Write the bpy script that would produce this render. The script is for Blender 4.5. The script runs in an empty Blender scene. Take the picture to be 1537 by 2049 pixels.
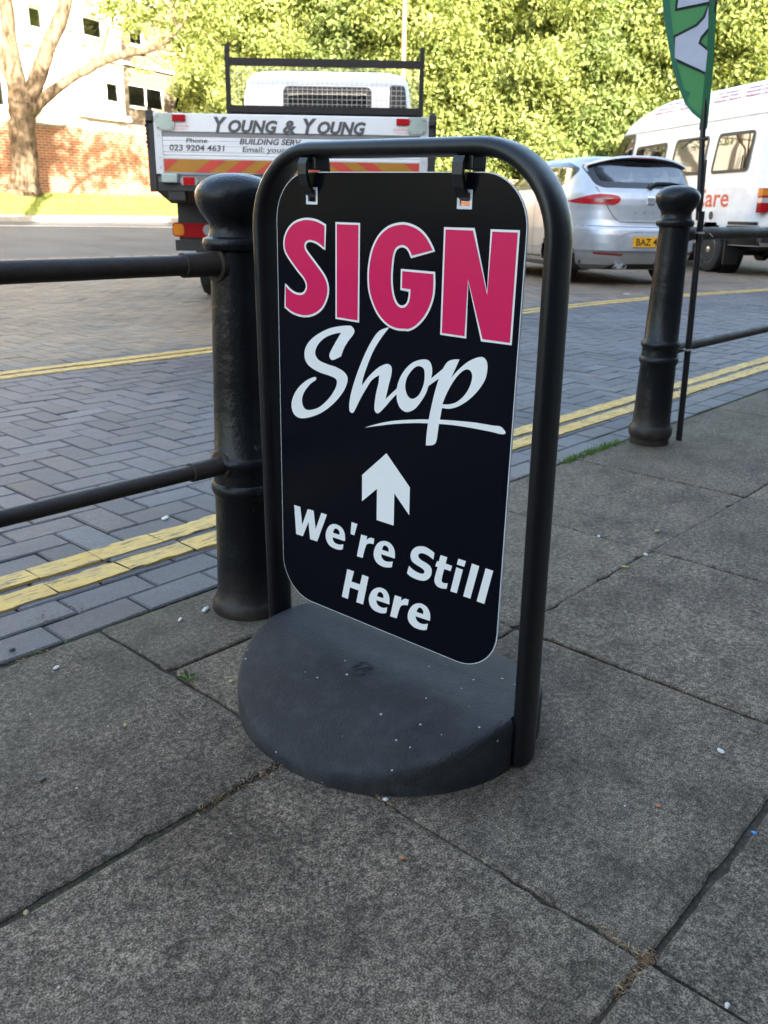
import bpy, bmesh, math, random
import numpy as np
from mathutils import Vector, Matrix
from mathutils.geometry import tessellate_polygon
rnd = random.Random(7)
nrg = np.random.default_rng(11)
R = math.radians
S = bpy.context.scene
COL = S.collection

# ------------------------------------------------------------------ camera
# world: X runs along the road, Y across it (away from the pavement), Z up; metres
cam_d = bpy.data.cameras.new('camera'); cam = bpy.data.objects.new('camera', cam_d); COL.objects.link(cam)
rt = Vector((0.67408811, -0.73844476, 0.01745125)); up = Vector((0.23047966, 0.23272182, 0.94483844)); fw = Vector((0.70177229, 0.6328822, -0.32707151))
cam.matrix_world = Matrix(((rt.x, up.x, -fw.x, 0), (rt.y, up.y, -fw.y, 0), (rt.z, up.z, -fw.z, 0.81), (0, 0, 0, 1)))
cam_d.sensor_fit = 'VERTICAL'; cam_d.sensor_height = 4.8; cam_d.sensor_width = 3.6
cam_d.lens = 4.8 * 1737.2 / 2049
cam_d.clip_start = 0.01; cam_d.clip_end = 2000
cam_d.dof.use_dof = True; cam_d.dof.focus_distance = 1.25; cam_d.dof.aperture_fstop = 1.7
S.camera = cam

# ------------------------------------------------------------------ light
SUN_AZ, SUN_EL = R(57), R(14)          # direction the light travels in plan, and height of the sun
W = bpy.data.worlds.new('World'); S.world = W; W.use_nodes = True
nt = W.node_tree; nt.nodes.clear()
wo = nt.nodes.new('ShaderNodeOutputWorld'); bg = nt.nodes.new('ShaderNodeBackground'); sky = nt.nodes.new('ShaderNodeTexSky')
sky.sky_type = 'NISHITA'; sky.sun_disc = False; sky.sun_elevation = SUN_EL
sv = Vector((-math.cos(SUN_AZ), -math.sin(SUN_AZ)))
sky.sun_rotation = math.atan2(sv.x, sv.y)
sky.air_density = 1.0; sky.dust_density = 2.2; sky.ozone_density = 0.45
bg.inputs['Strength'].default_value = 0.126
nt.links.new(sky.outputs[0], bg.inputs[0]); nt.links.new(bg.outputs[0], wo.inputs[0])
sl = bpy.data.lights.new('sun', 'SUN'); so = bpy.data.objects.new('sun', sl); COL.objects.link(so)
sl.energy = 5.0; sl.angle = R(0.55); sl.color = (1.0, 0.90, 0.74)
trav = Vector((math.cos(SUN_AZ) * math.cos(SUN_EL), math.sin(SUN_AZ) * math.cos(SUN_EL), -math.sin(SUN_EL)))
so.rotation_euler = trav.to_track_quat('-Z', 'Y').to_euler()
S.view_settings.view_transform = 'Standard'; S.view_settings.look = 'None'
S.view_settings.exposure = 3.28; S.view_settings.gamma = 1.0
S.cycles.use_denoising = True
S.cycles.max_bounces = 8; S.cycles.transparent_max_bounces = 16; S.cycles.caustics_reflective = False; S.cycles.caustics_refractive = False

# ------------------------------------------------------------------ materials
class NG:
    def __init__(s, name):
        s.m = bpy.data.materials.new(name); s.m.use_nodes = True; s.t = s.m.node_tree; s.t.nodes.clear()
        s.out = s.t.nodes.new('ShaderNodeOutputMaterial')
    def n(s, ty, ins=None, **kw):
        x = s.t.nodes.new(ty)
        for k, v in kw.items(): setattr(x, k, v)
        for k, v in (ins or {}).items(): s.set(x, k, v)
        return x
    def set(s, x, k, v):
        if hasattr(v, 'outputs'): v = v.outputs[0]
        if isinstance(v, bpy.types.NodeSocket): s.t.links.new(v, x.inputs[k])
        else:
            if isinstance(v, tuple) and len(v) == 3 and x.inputs[k].type == 'RGBA': v = (*v, 1)
            x.inputs[k].default_value = v
    def co(s, out='Object'):
        return s.n('ShaderNodeTexCoord').outputs[out]
    def noise(s, vec, scale, detail=4, rough=.55):
        return s.n('ShaderNodeTexNoise', {'Vector': vec, 'Scale': scale, 'Detail': detail, 'Roughness': rough}).outputs[0]
    def ramp(s, fac, stops):
        x = s.n('ShaderNodeValToRGB', {'Fac': fac}); e = x.color_ramp.elements
        while len(e) > 1: e.remove(e[-1])
        for i, (p, c) in enumerate(stops):
            q = e[0] if i == 0 else e.new(p)
            q.position = p; q.color = (*c, 1) if len(c) == 3 else c
        return x.outputs[0]
    def mix(s, fac, a, b, mode='MIX'):
        x = s.n('ShaderNodeMix', data_type='RGBA', blend_type=mode)
        s.set(x, 0, fac); s.set(x, 6, a); s.set(x, 7, b)
        return x.outputs[2]
    def math(s, op, a, b=0.0):
        x = s.n('ShaderNodeMath', operation=op); s.set(x, 0, a); s.set(x, 1, b); return x.outputs[0]
    def bump(s, h, strength=.3, dist=.01):
        return s.n('ShaderNodeBump', {'Height': h, 'Strength': strength, 'Distance': dist}).outputs[0]
    def pbr(s, color, rough=.5, metal=0.0, normal=None, coat=0.0, spec=.5, **kw):
        x = s.n('ShaderNodeBsdfPrincipled', {'Base Color': color, 'Roughness': rough, 'Metallic': metal, 'Coat Weight': coat, 'Specular IOR Level': spec})
        if normal is not None: s.set(x, 'Normal', normal)
        for k, v in kw.items(): s.set(x, k, v)
        s.t.links.new(x.outputs[0], s.out.inputs[0]); return s.m

G3 = lambda v: (v, v, v)
def plain(name, c, rough=.5, metal=0.0, coat=0.0, var=.12, scale=6.0, bump=0.0, spec=.5):
    g = NG(name); co = g.co(); f = g.noise(co, scale, 5)
    col = g.ramp(f, [(.3, tuple(x * (1 - var) for x in c)), (.7, tuple(min(1, x * (1 + var)) for x in c))])
    r = g.math('ADD', g.math('MULTIPLY', g.noise(co, scale * 3, 3), .2), rough - .1)
    nb = g.bump(g.noise(co, scale * 12, 3), bump, .004) if bump else None
    return g.pbr(col, r, metal, nb, coat, spec)

def mat_slab():
    g = NG('concrete slab'); co = g.co()
    att = g.n('ShaderNodeAttribute', attribute_name='tone').outputs['Fac']
    fine = g.noise(co, 380, 3, .75); mid = g.noise(co, 95, 4, .65); big = g.noise(co, 4.2, 5, .6); blot = g.noise(co, 17, 5, .65)
    sp = g.math('ADD', g.math('MULTIPLY', fine, .62), g.math('MULTIPLY', mid, .38))
    base = g.ramp(sp, [(.37, (.0220, .0172, .0130)), (.455, (.0745, .0590, .0450)), (.525, (.140, .113, .088)), (.62, (.315, .260, .208))])
    st = g.ramp(big, [(.30, (.62, .58, .54)), (.5, (.94, .91, .87)), (.72, (1.18, 1.14, 1.08))])
    c = g.mix(1.0, base, st, 'MULTIPLY')
    c = g.mix(1.0, c, g.ramp(blot, [(.32, (.62, .60, .58)), (.5, G3(1.0)), (.7, (1.16, 1.13, 1.08))]), 'MULTIPLY')
    c = g.mix(1.0, c, g.ramp(att, [(0, (.74, .73, .72)), (1, (1.18, 1.15, 1.09))]), 'MULTIPLY')
    # green algae on the slabs along the kerb
    y = g.n('ShaderNodeSeparateXYZ', {0: co}).outputs[1]
    k = g.math('MULTIPLY', g.n('ShaderNodeMapRange', {0: y, 1: 1.0, 2: 1.5}).outputs[0], g.ramp(g.noise(co, 6, 6, .7), [(.38, G3(0)), (.62, G3(1))]))
    c = g.mix(g.math('MULTIPLY', k, .5), c, (.112, .100, .058))
    # pale lime spots and rust brown patches
    c = g.mix(g.ramp(g.noise(co, 2.1, 6, .7), [(.60, G3(0)), (.76, G3(.45))]), c, (.105, .080, .062))
    v = g.n('ShaderNodeTexVoronoi', {'Vector': co, 'Scale': 42.0})
    sel = g.math('MULTIPLY', g.math('LESS_THAN', v.outputs['Distance'], .075), g.math('GREATER_THAN', g.n('ShaderNodeSeparateColor', {0: v.outputs['Color']}).outputs[0], .93))
    c = g.mix(sel, c, (.42, .40, .36))
    vg = g.n('ShaderNodeTexVoronoi', {'Vector': g.mix(.04, co, g.n('ShaderNodeTexNoise', {'Vector': co, 'Scale': 25.0}).outputs[1]), 'Scale': 4.6}); gc = g.n('ShaderNodeSeparateColor', {0: vg.outputs['Color']})
    gum = g.math('MULTIPLY', g.math('LESS_THAN', vg.outputs['Distance'], g.math('ADD', .045, g.math('MULTIPLY', gc.outputs[1], .05))), g.math('GREATER_THAN', gc.outputs[0], .45))
    c = g.mix(g.math('MULTIPLY', gum, .5), c, g.mix(g.math('GREATER_THAN', gc.outputs[2], .62), (.038, .035, .032), (.20, .185, .165)))
    nb = g.bump(g.math('ADD', g.math('MULTIPLY', fine, .6), mid), .55, .0022)
    return g.pbr(c, g.math('ADD', .74, g.math('MULTIPLY', fine, .22)), 0, nb, spec=.3)

def mat_block():
    g = NG('paving block'); co = g.co()
    att = g.n('ShaderNodeAttribute', attribute_name='tint').outputs['Color']
    f1 = g.noise(co, 210, 4, .7); f2 = g.noise(co, 28, 5, .6); f3 = g.noise(co, .9, 6, .65)
    c = g.mix(1.0, att, g.ramp(f1, [(.33, G3(.62)), (.52, G3(1.0)), (.68, G3(1.28))]), 'MULTIPLY')
    c = g.mix(1.0, c, g.ramp(f2, [(.3, G3(.74)), (.6, G3(1.08))]), 'MULTIPLY')
    c = g.mix(1.0, c, g.ramp(f3, [(.32, (.66, .65, .64)), (.5, G3(1.0)), (.68, (1.16, 1.14, 1.10))]), 'MULTIPLY')
    pit = g.ramp(g.noise(co, 120, 2), [(.26, G3(1)), (.33, G3(0))])
    c = g.mix(g.math('MULTIPLY', pit, .7), c, (.02, .019, .018))
    nb = g.bump(g.math('ADD', f1, f2), .5, .002)
    return g.pbr(c, g.math('ADD', .5, g.math('MULTIPLY', f2, .3)), 0, nb, spec=.45)

def mat_ground(name, stops, scale, rough=.9, bump=.5, sc2=8, gain=((.3, .75), (.7, 1.2))):
    g = NG(name); co = g.co(); f = g.noise(co, scale, 5, .65)
    c = g.ramp(f, stops); c = g.mix(1.0, c, g.ramp(g.noise(co, sc2, 4), [(gain[0][0], G3(gain[0][1])), (gain[1][0], G3(gain[1][1]))]), 'MULTIPLY')
    return g.pbr(c, rough, 0, g.bump(f, bump, .01), spec=.3)

def mat_leaf(name, c1, c2):
    g = NG(name)
    a = g.n('ShaderNodeAttribute', attribute_name='tone').outputs['Fac']
    c = g.ramp(a, [(0, c1), (1, c2)])
    d = g.n('ShaderNodeBsdfPrincipled', {'Base Color': c, 'Roughness': .55, 'Specular IOR Level': .35})
    t = g.n('ShaderNodeBsdfTranslucent', {'Color': g.mix(1.0, c, (1.25, 1.15, .55), 'MULTIPLY')})
    m = g.n('ShaderNodeMixShader', {0: .56}); g.t.links.new(d.outputs[0], m.inputs[1]); g.t.links.new(t.outputs[0], m.inputs[2])
    g.t.links.new(m.outputs[0], g.out.inputs[0]); return g.m

def mat_brick():
    g = NG('old red brick'); co = g.co(); s = g.n('ShaderNodeSeparateXYZ', {0: co})
    xy = g.math('ADD', s.outputs[0], s.outputs[1])
    v = g.n('ShaderNodeCombineXYZ', {0: xy, 1: s.outputs[2], 2: 0.0})
    b = g.n('ShaderNodeTexBrick', {'Vector': v, 'Color1': (.30, .105, .055), 'Color2': (.21, .085, .05), 'Mortar': (.30, .25, .19), 'Scale': 1.0, 'Mortar Size': .011, 'Mortar Smooth': .2, 'Bias': 0.0, 'Brick Width': .225, 'Row Height': .075})
    c = g.mix(1.0, b.outputs[0], g.ramp(g.noise(co, 1.6, 5), [(.3, (.72, .70, .68)), (.7, (1.22, 1.18, 1.12))]), 'MULTIPLY')
    c = g.mix(1.0, c, g.ramp(g.noise(co, 45, 4), [(.3, G3(.8)), (.7, G3(1.15))]), 'MULTIPLY')
    return g.pbr(c, .9, 0, g.bump(b.outputs[1], -.6, .01), spec=.2)

def mat_bark():
    g = NG('tree bark'); co = g.co(); m = g.n('ShaderNodeMapping', {0: co, 3: (1, 1, .35)})
    f = g.noise(m, 9, 6, .65); f2 = g.noise(m, 40, 4, .6)
    c = g.ramp(f, [(.33, (.020, .013, .008)), (.48, (.085, .060, .038)), (.68, (.15, .112, .074))])
    return g.pbr(c, .9, 0, g.bump(g.math('ADD', f, g.math('MULTIPLY', f2, .5)), .8, .04), spec=.2)

def mat_glass(name, tint=(.55, .6, .58), rough=.015, clear=.8, refl=.8):
    g = NG(name)
    t = g.n('ShaderNodeBsdfTransparent', {0: tint}); gl = g.n('ShaderNodeBsdfGlossy', {'Roughness': rough})
    dk = g.n('ShaderNodeBsdfDiffuse', {0: (.006, .007, .008)})
    m0 = g.n('ShaderNodeMixShader', {0: clear}); g.t.links.new(dk.outputs[0], m0.inputs[1]); g.t.links.new(t.outputs[0], m0.inputs[2])
    lw = g.n('ShaderNodeFresnel', {'IOR': 1.5})
    m = g.n('ShaderNodeMixShader', {0: g.math('MULTIPLY', refl, lw)}); g.t.links.new(m0.outputs[0], m.inputs[1]); g.t.links.new(gl.outputs[0], m.inputs[2])
    g.t.links.new(m.outputs[0], g.out.inputs[0]); return g.m

def mat_two(name, c, rough, metal, coat, inner=(.02, .02, .022)):
    g = NG(name); co = g.co(); bf = g.n('ShaderNodeNewGeometry').outputs['Backfacing']
    dirt = g.ramp(g.noise(co, 5, 5), [(.35, tuple(x * .86 for x in c)), (.65, c)])
    # road film on the lower body
    z = g.n('ShaderNodeSeparateXYZ', {0: co}).outputs[2]
    k = g.math('MULTIPLY', g.n('ShaderNodeMapRange', {0: z, 1: .75, 2: .2}).outputs[0], g.math('MULTIPLY', g.noise(co, 9, 5), .5))
    col = g.mix(k, dirt, (.16, .145, .125))
    col = g.mix(bf, col, inner)
    return g.pbr(col, g.math('ADD', rough, g.math('MULTIPLY', k, .4)), g.math('MULTIPLY', metal, g.math('SUBTRACT', 1.0, bf)), None, coat)

def mat_iron(name, c=.0062, rough=.33):
    g = NG(name); co = g.co()
    f = g.noise(co, 55, 4, .6); f2 = g.noise(co, 7, 6, .65); lump_ = g.noise(co, 24, 3, .5)
    crack = g.n('ShaderNodeTexVoronoi', {'Vector': g.mix(.06, co, g.n('ShaderNodeTexNoise', {'Vector': co, 'Scale': 14.0}).outputs[1]), 'Scale': 16.0}, feature='DISTANCE_TO_EDGE').outputs[0]
    z = g.n('ShaderNodeSeparateXYZ', {0: co}).outputs[2]
    topm = g.math('MULTIPLY', g.n('ShaderNodeMapRange', {0: z, 1: .80, 2: .88}).outputs[0], g.ramp(f2, [(.44, G3(0)), (.52, G3(1))]))
    cr = g.math('MULTIPLY', g.math('LESS_THAN', crack, .02), topm)
    chips = g.ramp(g.noise(co, 38, 5, .7), [(.665, G3(0)), (.69, G3(1))])
    col = g.mix(g.math('MULTIPLY', chips, .6), (c * .8, c * .88, c * 1.15), (.075, .072, .072))
    low = g.math('MULTIPLY', g.n('ShaderNodeMapRange', {0: z, 1: .15, 2: .02}).outputs[0], g.ramp(f2, [(.30, G3(.2)), (.6, G3(1))]))
    col = g.mix(g.math('MULTIPLY', low, .8), col, (.060, .044, .034))
    h = g.math('SUBTRACT', g.math('ADD', g.math('ADD', g.math('MULTIPLY', f, .6), g.math('MULTIPLY', lump_, 1.1)), g.math('MULTIPLY', g.noise(co, 160, 2), .25)), g.math('MULTIPLY', cr, 1.2))
    return g.pbr(col, g.math('ADD', g.math('ADD', rough - .06, g.math('MULTIPLY', f2, .16)), g.math('MULTIPLY', low, .3)), 0, g.bump(h, .55, .004), spec=.28)

def mat_rubber():
    g = NG('recycled rubber'); co = g.co()
    m = g.n('ShaderNodeMapping', {0: co, 3: (1.6, .7, 1)})
    f = g.noise(m, 190, 3, .6); big = g.noise(co, 9, 5); dust = g.noise(co, 22, 6, .7)
    c = g.ramp(big, [(.3, (.0110, .0117, .0142)), (.7, (.0205, .0215, .0250))])
    c = g.mix(g.ramp(dust, [(.46, G3(0)), (.72, G3(.7))]), c, (.050, .051, .053))
    v = g.n('ShaderNodeTexVoronoi', {'Vector': co, 'Scale': 75.0})
    sc = g.n('ShaderNodeSeparateColor', {0: v.outputs['Color']})
    sel = g.math('MULTIPLY', g.math('LESS_THAN', v.outputs['Distance'], g.math('MULTIPLY', sc.outputs[1], .20)), g.math('GREATER_THAN', sc.outputs[0], .88))
    c = g.mix(sel, c, (.42, .41, .39))
    return g.pbr(c, g.math('ADD', .50, g.math('MULTIPLY', dust, .3)), 0, g.bump(g.math('ADD', f, g.math('MULTIPLY', g.noise(co, 420, 2), .5)), .8, .004), spec=.32)

def mat_yellow():
    g = NG('road marking yellow'); co = g.co()
    f = g.noise(co, 60, 5, .7); f2 = g.noise(co, 5, 5)
    c = g.ramp(f2, [(.3, (.56, .345, .088)), (.7, (.68, .45, .145))])
    m = g.n('ShaderNodeMapping', {0: co, 3: (.35, 2.2, 1)})
    sc = g.ramp(g.noise(m, 46, 6, .75), [(.385, G3(1)), (.455, G3(0))])
    c = g.mix(sc, c, (.13, .105, .07))
    c = g.mix(g.ramp(g.noise(co, 11, 6, .7), [(.42, G3(0)), (.66, G3(.38))]), c, (.20, .16, .10))
    return g.pbr(c, .72, 0, g.bump(f, .4, .003), spec=.3)

M = {}
M['slab'] = mat_slab(); M['block'] = mat_block(); M['yellow'] = mat_yellow()
M['joint'] = mat_ground('joint soil', [(.3, (.016, .013, .010)), (.55, (.050, .040, .028)), (.75, (.11, .09, .062))], 130, .95, .6, 5)
M['joint_sand'] = mat_ground('joint sand', [(.3, (.020, .020, .016)), (.55, (.052, .052, .036)), (.7, (.060, .078, .028))], 40, .95, .4, 3)
M['asphalt'] = mat_ground('asphalt', [(.3, (.070, .070, .072)), (.55, (.105, .105, .106)), (.72, (.16, .16, .16))], 160, .75, .3, .7)
M['pave_far'] = mat_ground('pale pavement', [(.3, (.26, .24, .20)), (.7, (.36, .33, .28))], 12, .9, .2, 1)
M['soil'] = mat_ground('bark soil', [(.3, (.05, .035, .022)), (.7, (.12, .085, .055))], 30, .95, .5, 2)
M['grass'] = mat_ground('mown grass', [(.3, (.16, .19, .030)), (.7, (.28, .29, .055))], 30, .9, .6, .8)
M['whiteline'] = plain('road marking white', (.62, .61, .58), .7, scale=20)
M['leaf_a'] = mat_leaf('leaf yellow green', (.115, .160, .046), (.285, .325, .110))
M['leaf_b'] = mat_leaf('leaf mid green', (.080, .128, .040), (.225, .275, .096))
M['leaf_c'] = mat_leaf('leaf dark green', (.022, .048, .012), (.085, .125, .028))
M['weed'] = mat_leaf('weed leaf', (.05, .11, .02), (.11, .20, .045))
M['bark'] = mat_bark(); M['brick'] = mat_brick()
M['coping'] = plain('stone coping', (.27, .22, .17), .9, scale=3)
M['render'] = plain('white render', (.74, .70, .62), .9, var=.06, scale=1.2)
M['render_beige'] = plain('beige render', (.150, .118, .085), .9, var=.07, scale=1.2)
M['dark_render'] = plain('grey painted facade', (.13, .135, .14), .85, var=.1, scale=.6)
M['upvc'] = plain('white window plastic', (.78, .78, .76), .4, var=.03)
M['roof_tile'] = plain('roof tile', (.22, .12, .08), .9, scale=9)
M['pane'] = mat_glass('window pane', (.75, .77, .77), .02, .88, .8)
M['room'] = plain('dim room', (.12, .115, .105), .9, var=.5, scale=1.5)
M['lead'] = plain('dark drainpipe', (.10, .085, .07), .6)
M['iron'] = mat_iron('gloss black iron paint'); M['pipe'] = mat_iron('black rail paint', .0078, .36)
M['frame'] = plain('black powder coat', (.0050, .0052, .0070), .34, var=.08, scale=60, bump=.06, spec=.38)
M['rubber'] = mat_rubber()
M['clip'] = plain('black nylon clip', (.010, .010, .012), .38)
M['acm_edge'] = plain('white panel edge', (.70, .71, .73), .45, var=.03)
g = NG('black vinyl print'); co = g.co()
M['vinyl'] = g.pbr((.0040, .0042, .0075), g.ramp(g.noise(g.n('ShaderNodeMapping', {0: co, 3: (1, 1, .3)}), 9, 5, .6), [(.35, G3(.13)), (.7, G3(.26))]), 0, g.bump(g.noise(co, 260, 3, .6), .055, .0016), spec=.08)
M['vinyl_white'] = plain('white vinyl letters', (.80, .785, .76), .34, var=.015, scale=30, spec=.25)
M['vinyl_pink'] = plain('pink vinyl letters', (.64, .0105, .092), .34, var=.03, scale=18, spec=.22)
M['alu'] = plain('brushed aluminium', (.56, .57, .60), .42, .35, var=.06, scale=3)
M['alu_white'] = plain('off white painted panel', (.64, .65, .67), .45, 0, var=.05, scale=3)
M['alu_dark'] = plain('grey strip', (.20, .20, .21), .5, .2)
M['chev_red'] = plain('reflective red', (.46, .050, .034), .35, var=.08)
M['chev_amb'] = plain('reflective amber', (.34, .155, .018), .35, var=.08)
M['red_lens'] = plain('red lens', (.34, .007, .010), .2, coat=.12, spec=.3); M['red_dark'] = plain('dark red lens', (.16, .006, .008), .15, coat=.6)
M['amber_lens'] = plain('amber lens', (.62, .20, .012), .15, coat=.6); M['clear_lens'] = plain('clear lens', (.55, .56, .57), .12, .4, coat=.6)
M['chassis'] = plain('chassis black', (.014, .014, .015), .6, scale=14)
M['frame_grey'] = plain('dark grey box steel', (.0075, .008, .011), .6, spec=.2)
M['zinc_green'] = plain('passivated plate', (.33, .39, .36), .45, .3)
M['galv'] = plain('galvanised steel', (.42, .43, .44), .5, .5)
M['tyre'] = plain('tyre rubber', (.014, .014, .0145), .8, scale=20, bump=.1)
M['rim'] = plain('alloy rim', (.42, .43, .44), .35, .8)
M['letter_grey'] = plain('charcoal lettering', (.060, .064, .072), .5)
M['sticker_red'] = plain('red sticker print', (.62, .12, .14), .5)
M['sticker_pink'] = plain('faded pink print', (.36, .030, .060), .5)
M['letter_orange'] = plain('orange red lettering', (.66, .085, .030), .4)
M['cab_white'] = mat_two('white cab paint', (.84, .84, .84), .28, 0.0, .4)
M['van_white'] = mat_two('white van paint', (.85, .85, .85), .28, 0.0, .4)
M['silver'] = mat_two('silver car paint', (.47, .49, .52), .38, .55, .3)
M['silver_trim'] = plain('silver painted trim', (.47, .49, .52), .38, .55, .3)
M['black_trim'] = plain('black plastic trim', (.012, .012, .013), .5)
M['gloss_black'] = plain('gloss black trim', (.008, .008, .009), .12, coat=.5)
M['dark_red'] = plain('dark red reflector', (.26, .022, .020), .25)
M['glass'] = mat_glass('tinted car glass', (.42, .47, .46), .01, .84, .28)
M['glass_dark'] = mat_glass('dark van glass', (.26, .21, .16), .02, .07, .16)
M['glass_cab'] = mat_glass('cab glass', (.5, .55, .54), .015, .9, 1.5)
M['seat'] = plain('dark seat cloth', (.030, .031, .034), .85)
M['plate_yellow'] = plain('yellow number plate', (.72, .36, .012), .35, var=.03)
M['plate_black'] = plain('plate characters', (.012, .012, .012), .4)
M['chrome'] = plain('chrome badge', (.72, .73, .74), .12, 1.0, var=.02)
M['flag_green'] = plain('green flag cloth', (.085, .30, .105), .75, var=.05, scale=3); M['flag_edge'] = plain('dark green hem', (.022, .13, .055), .75, var=.05)
M['flag_teal'] = plain('teal flag border', (.040, .17, .105), .75)
M['flag_white'] = plain('pale flag print', (.52, .54, .64), .75); M['flag_black'] = plain('charcoal flag outline', (.020, .028, .028), .75)
M['pole'] = plain('black fibreglass pole', (.013, .013, .017), .35)
M['tie'] = plain('pale cable tie', (.42, .40, .37), .4)
M['lamp_col'] = plain('tan lamp column', (.20, .12, .065), .6)
M['shell'] = plain('pale chip', (.50, .475, .43), .6); M['orange_bit'] = plain('orange brown crumb', (.36, .15, .065), .8); M['yellow_bit'] = plain('yellow crumb', (.52, .40, .10), .7)
M['blue_bit'] = plain('blue plastic', (.03, .20, .50), .4); M['twig'] = plain('dry debris', (.15, .085, .042), .9); M['straw'] = plain('straw', (.34, .25, .14), .9)
M['stone_grey'] = plain('grey pebble', (.10, .095, .09), .8)

# ------------------------------------------------------------------ helpers
def tag(o, label=None, cat=None, group=None, kind=None):
    if label: o['label'] = label
    if cat: o['category'] = cat
    if group: o['group'] = group
    if kind: o['kind'] = kind
    return o
def thing(name, label, cat, loc=(0, 0, 0), rz=0.0, group=None):
    o = bpy.data.objects.new(name, None); COL.objects.link(o); o.location = loc; o.rotation_euler = (0, 0, rz)
    o.empty_display_size = .2
    return tag(o, label, cat, group)
def link(name, me, mats, parent=None, smooth=False):
    o = bpy.data.objects.new(name, me); COL.objects.link(o)
    for m in (mats if isinstance(mats, (list, tuple)) else [mats]): me.materials.append(m if not isinstance(m, str) else M[m])
    if smooth: me.shade_smooth()
    if parent is not None: o.parent = parent
    return o
class MB:
    "collects shapes; build() links them as ONE mesh object"
    def __init__(s): s.v = []; s.f = []; s.mi = []
    def add(s, vs, fs, mi=0):
        b = len(s.v); s.v += [tuple(q) for q in vs]
        s.f += [tuple(i + b for i in f) for f in fs]; s.mi += [mi] * len(fs); return s
    def box(s, x0, x1, y0, y1, z0, z1, mi=0, ch=0.0):
        if ch <= 0:
            vs = [(x, y, z) for z in (z0, z1) for x, y in ((x0, y0), (x1, y0), (x1, y1), (x0, y1))]
            return s.add(vs, [(3, 2, 1, 0), (4, 5, 6, 7), (0, 1, 5, 4), (1, 2, 6, 5), (2, 3, 7, 6), (3, 0, 4, 7)], mi)
        bm = bmesh.new(); r = bmesh.ops.create_cube(bm, size=1)
        for q in bm.verts: q.co = Vector(((x0 + x1) / 2 + q.co.x * (x1 - x0), (y0 + y1) / 2 + q.co.y * (y1 - y0), (z0 + z1) / 2 + q.co.z * (z1 - z0)))
        bmesh.ops.bevel(bm, geom=list(bm.edges), offset=ch, segments=2, affect='EDGES', profile=.6)
        bm.verts.index_update(); s.add([q.co[:] for q in bm.verts], [[w.index for w in f.verts] for f in bm.faces], mi); bm.free(); return s
    def tube(s, pts, rad, n=12, mi=0, cap=True, sec=None, up=None):
        pts = [Vector(p) for p in pts]; L = len(pts); rad = rad if isinstance(rad, (list, tuple)) else [rad] * L
        u0 = Vector(up) if up else None; rings = []
        prev = None
        for i, p in enumerate(pts):
            t = (pts[min(i + 1, L - 1)] - pts[max(i - 1, 0)]).normalized()
            if u0 is not None: a = (u0 - t * u0.dot(t)).normalized()
            elif prev is None: a = t.orthogonal().normalized()
            else: a = (prev - t * prev.dot(t)).normalized()
            prev = a; b = t.cross(a); r = rad[i]
            if sec is None: rings.append([p + a * (r * math.cos(k * 2 * math.pi / n)) + b * (r * math.sin(k * 2 * math.pi / n)) for k in range(n)])
            else: rings.append([p + a * q[0] + b * q[1] for q in sec])
        k = len(rings[0]); vs = [q for r in rings for q in r]
        fs = [(i * k + j, i * k + (j + 1) % k, (i + 1) * k + (j + 1) % k, (i + 1) * k + j) for i in range(L - 1) for j in range(k)]
        if cap: fs += [tuple(range(k - 1, -1, -1)), tuple((L - 1) * k + j for j in range(k))]
        return s.add(vs, fs, mi)
    def lathe(s, prof, n=32, c=(0, 0, 0), axis='z', mi=0, cap=True):
        vs = []; fs = []
        for r, z in prof:
            for k in range(n):
                a = 2 * math.pi * k / n; x, y = r * math.cos(a), r * math.sin(a)
                q = (x, y, z) if axis == 'z' else ((x, z, y) if axis == 'y' else (z, x, y))
                vs.append((c[0] + q[0], c[1] + q[1], c[2] + q[2]))
        L = len(prof)
        fs = [(i * n + j, i * n + (j + 1) % n, (i + 1) * n + (j + 1) % n, (i + 1) * n + j) for i in range(L - 1) for j in range(n)]
        if cap: fs += [tuple(range(n - 1, -1, -1)), tuple((L - 1) * n + j for j in range(n))]
        return s.add(vs, fs, mi)
    def prism(s, poly, a0, a1, plane='xz', mi=0):
        "poly extruded between a0 and a1 along the remaining axis"
        def P(q, a): return {'xz': (q[0], a, q[1]), 'yz': (a, q[0], q[1]), 'xy': (q[0], q[1], a)}[plane]
        n = len(poly); vs = [P(q, a0) for q in poly] + [P(q, a1) for q in poly]
        fs = [tuple(range(n)), tuple(range(2 * n - 1, n - 1, -1))] + [(i, n + i, n + (i + 1) % n, (i + 1) % n) for i in range(n)]
        return s.add(vs, fs, mi)
    def build(s, name, mats, parent=None, smooth=False, fix=True):
        me = bpy.data.meshes.new(name); me.from_pydata(s.v, [], s.f)
        me.polygons.foreach_set('material_index', s.mi)
        if fix:
            bm = bmesh.new(); bm.from_mesh(me); bmesh.ops.recalc_face_normals(bm, faces=bm.faces); bm.to_mesh(me); bm.free()
        o = link(name, me, mats, parent)
        if smooth: me.shade_smooth() if smooth is True else me.set_sharp_from_angle(angle=smooth) or smooth_by(me, smooth)
        return o
def smooth_by(me, ang):
    me.shade_smooth(); me.set_sharp_from_angle(angle=ang)

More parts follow.
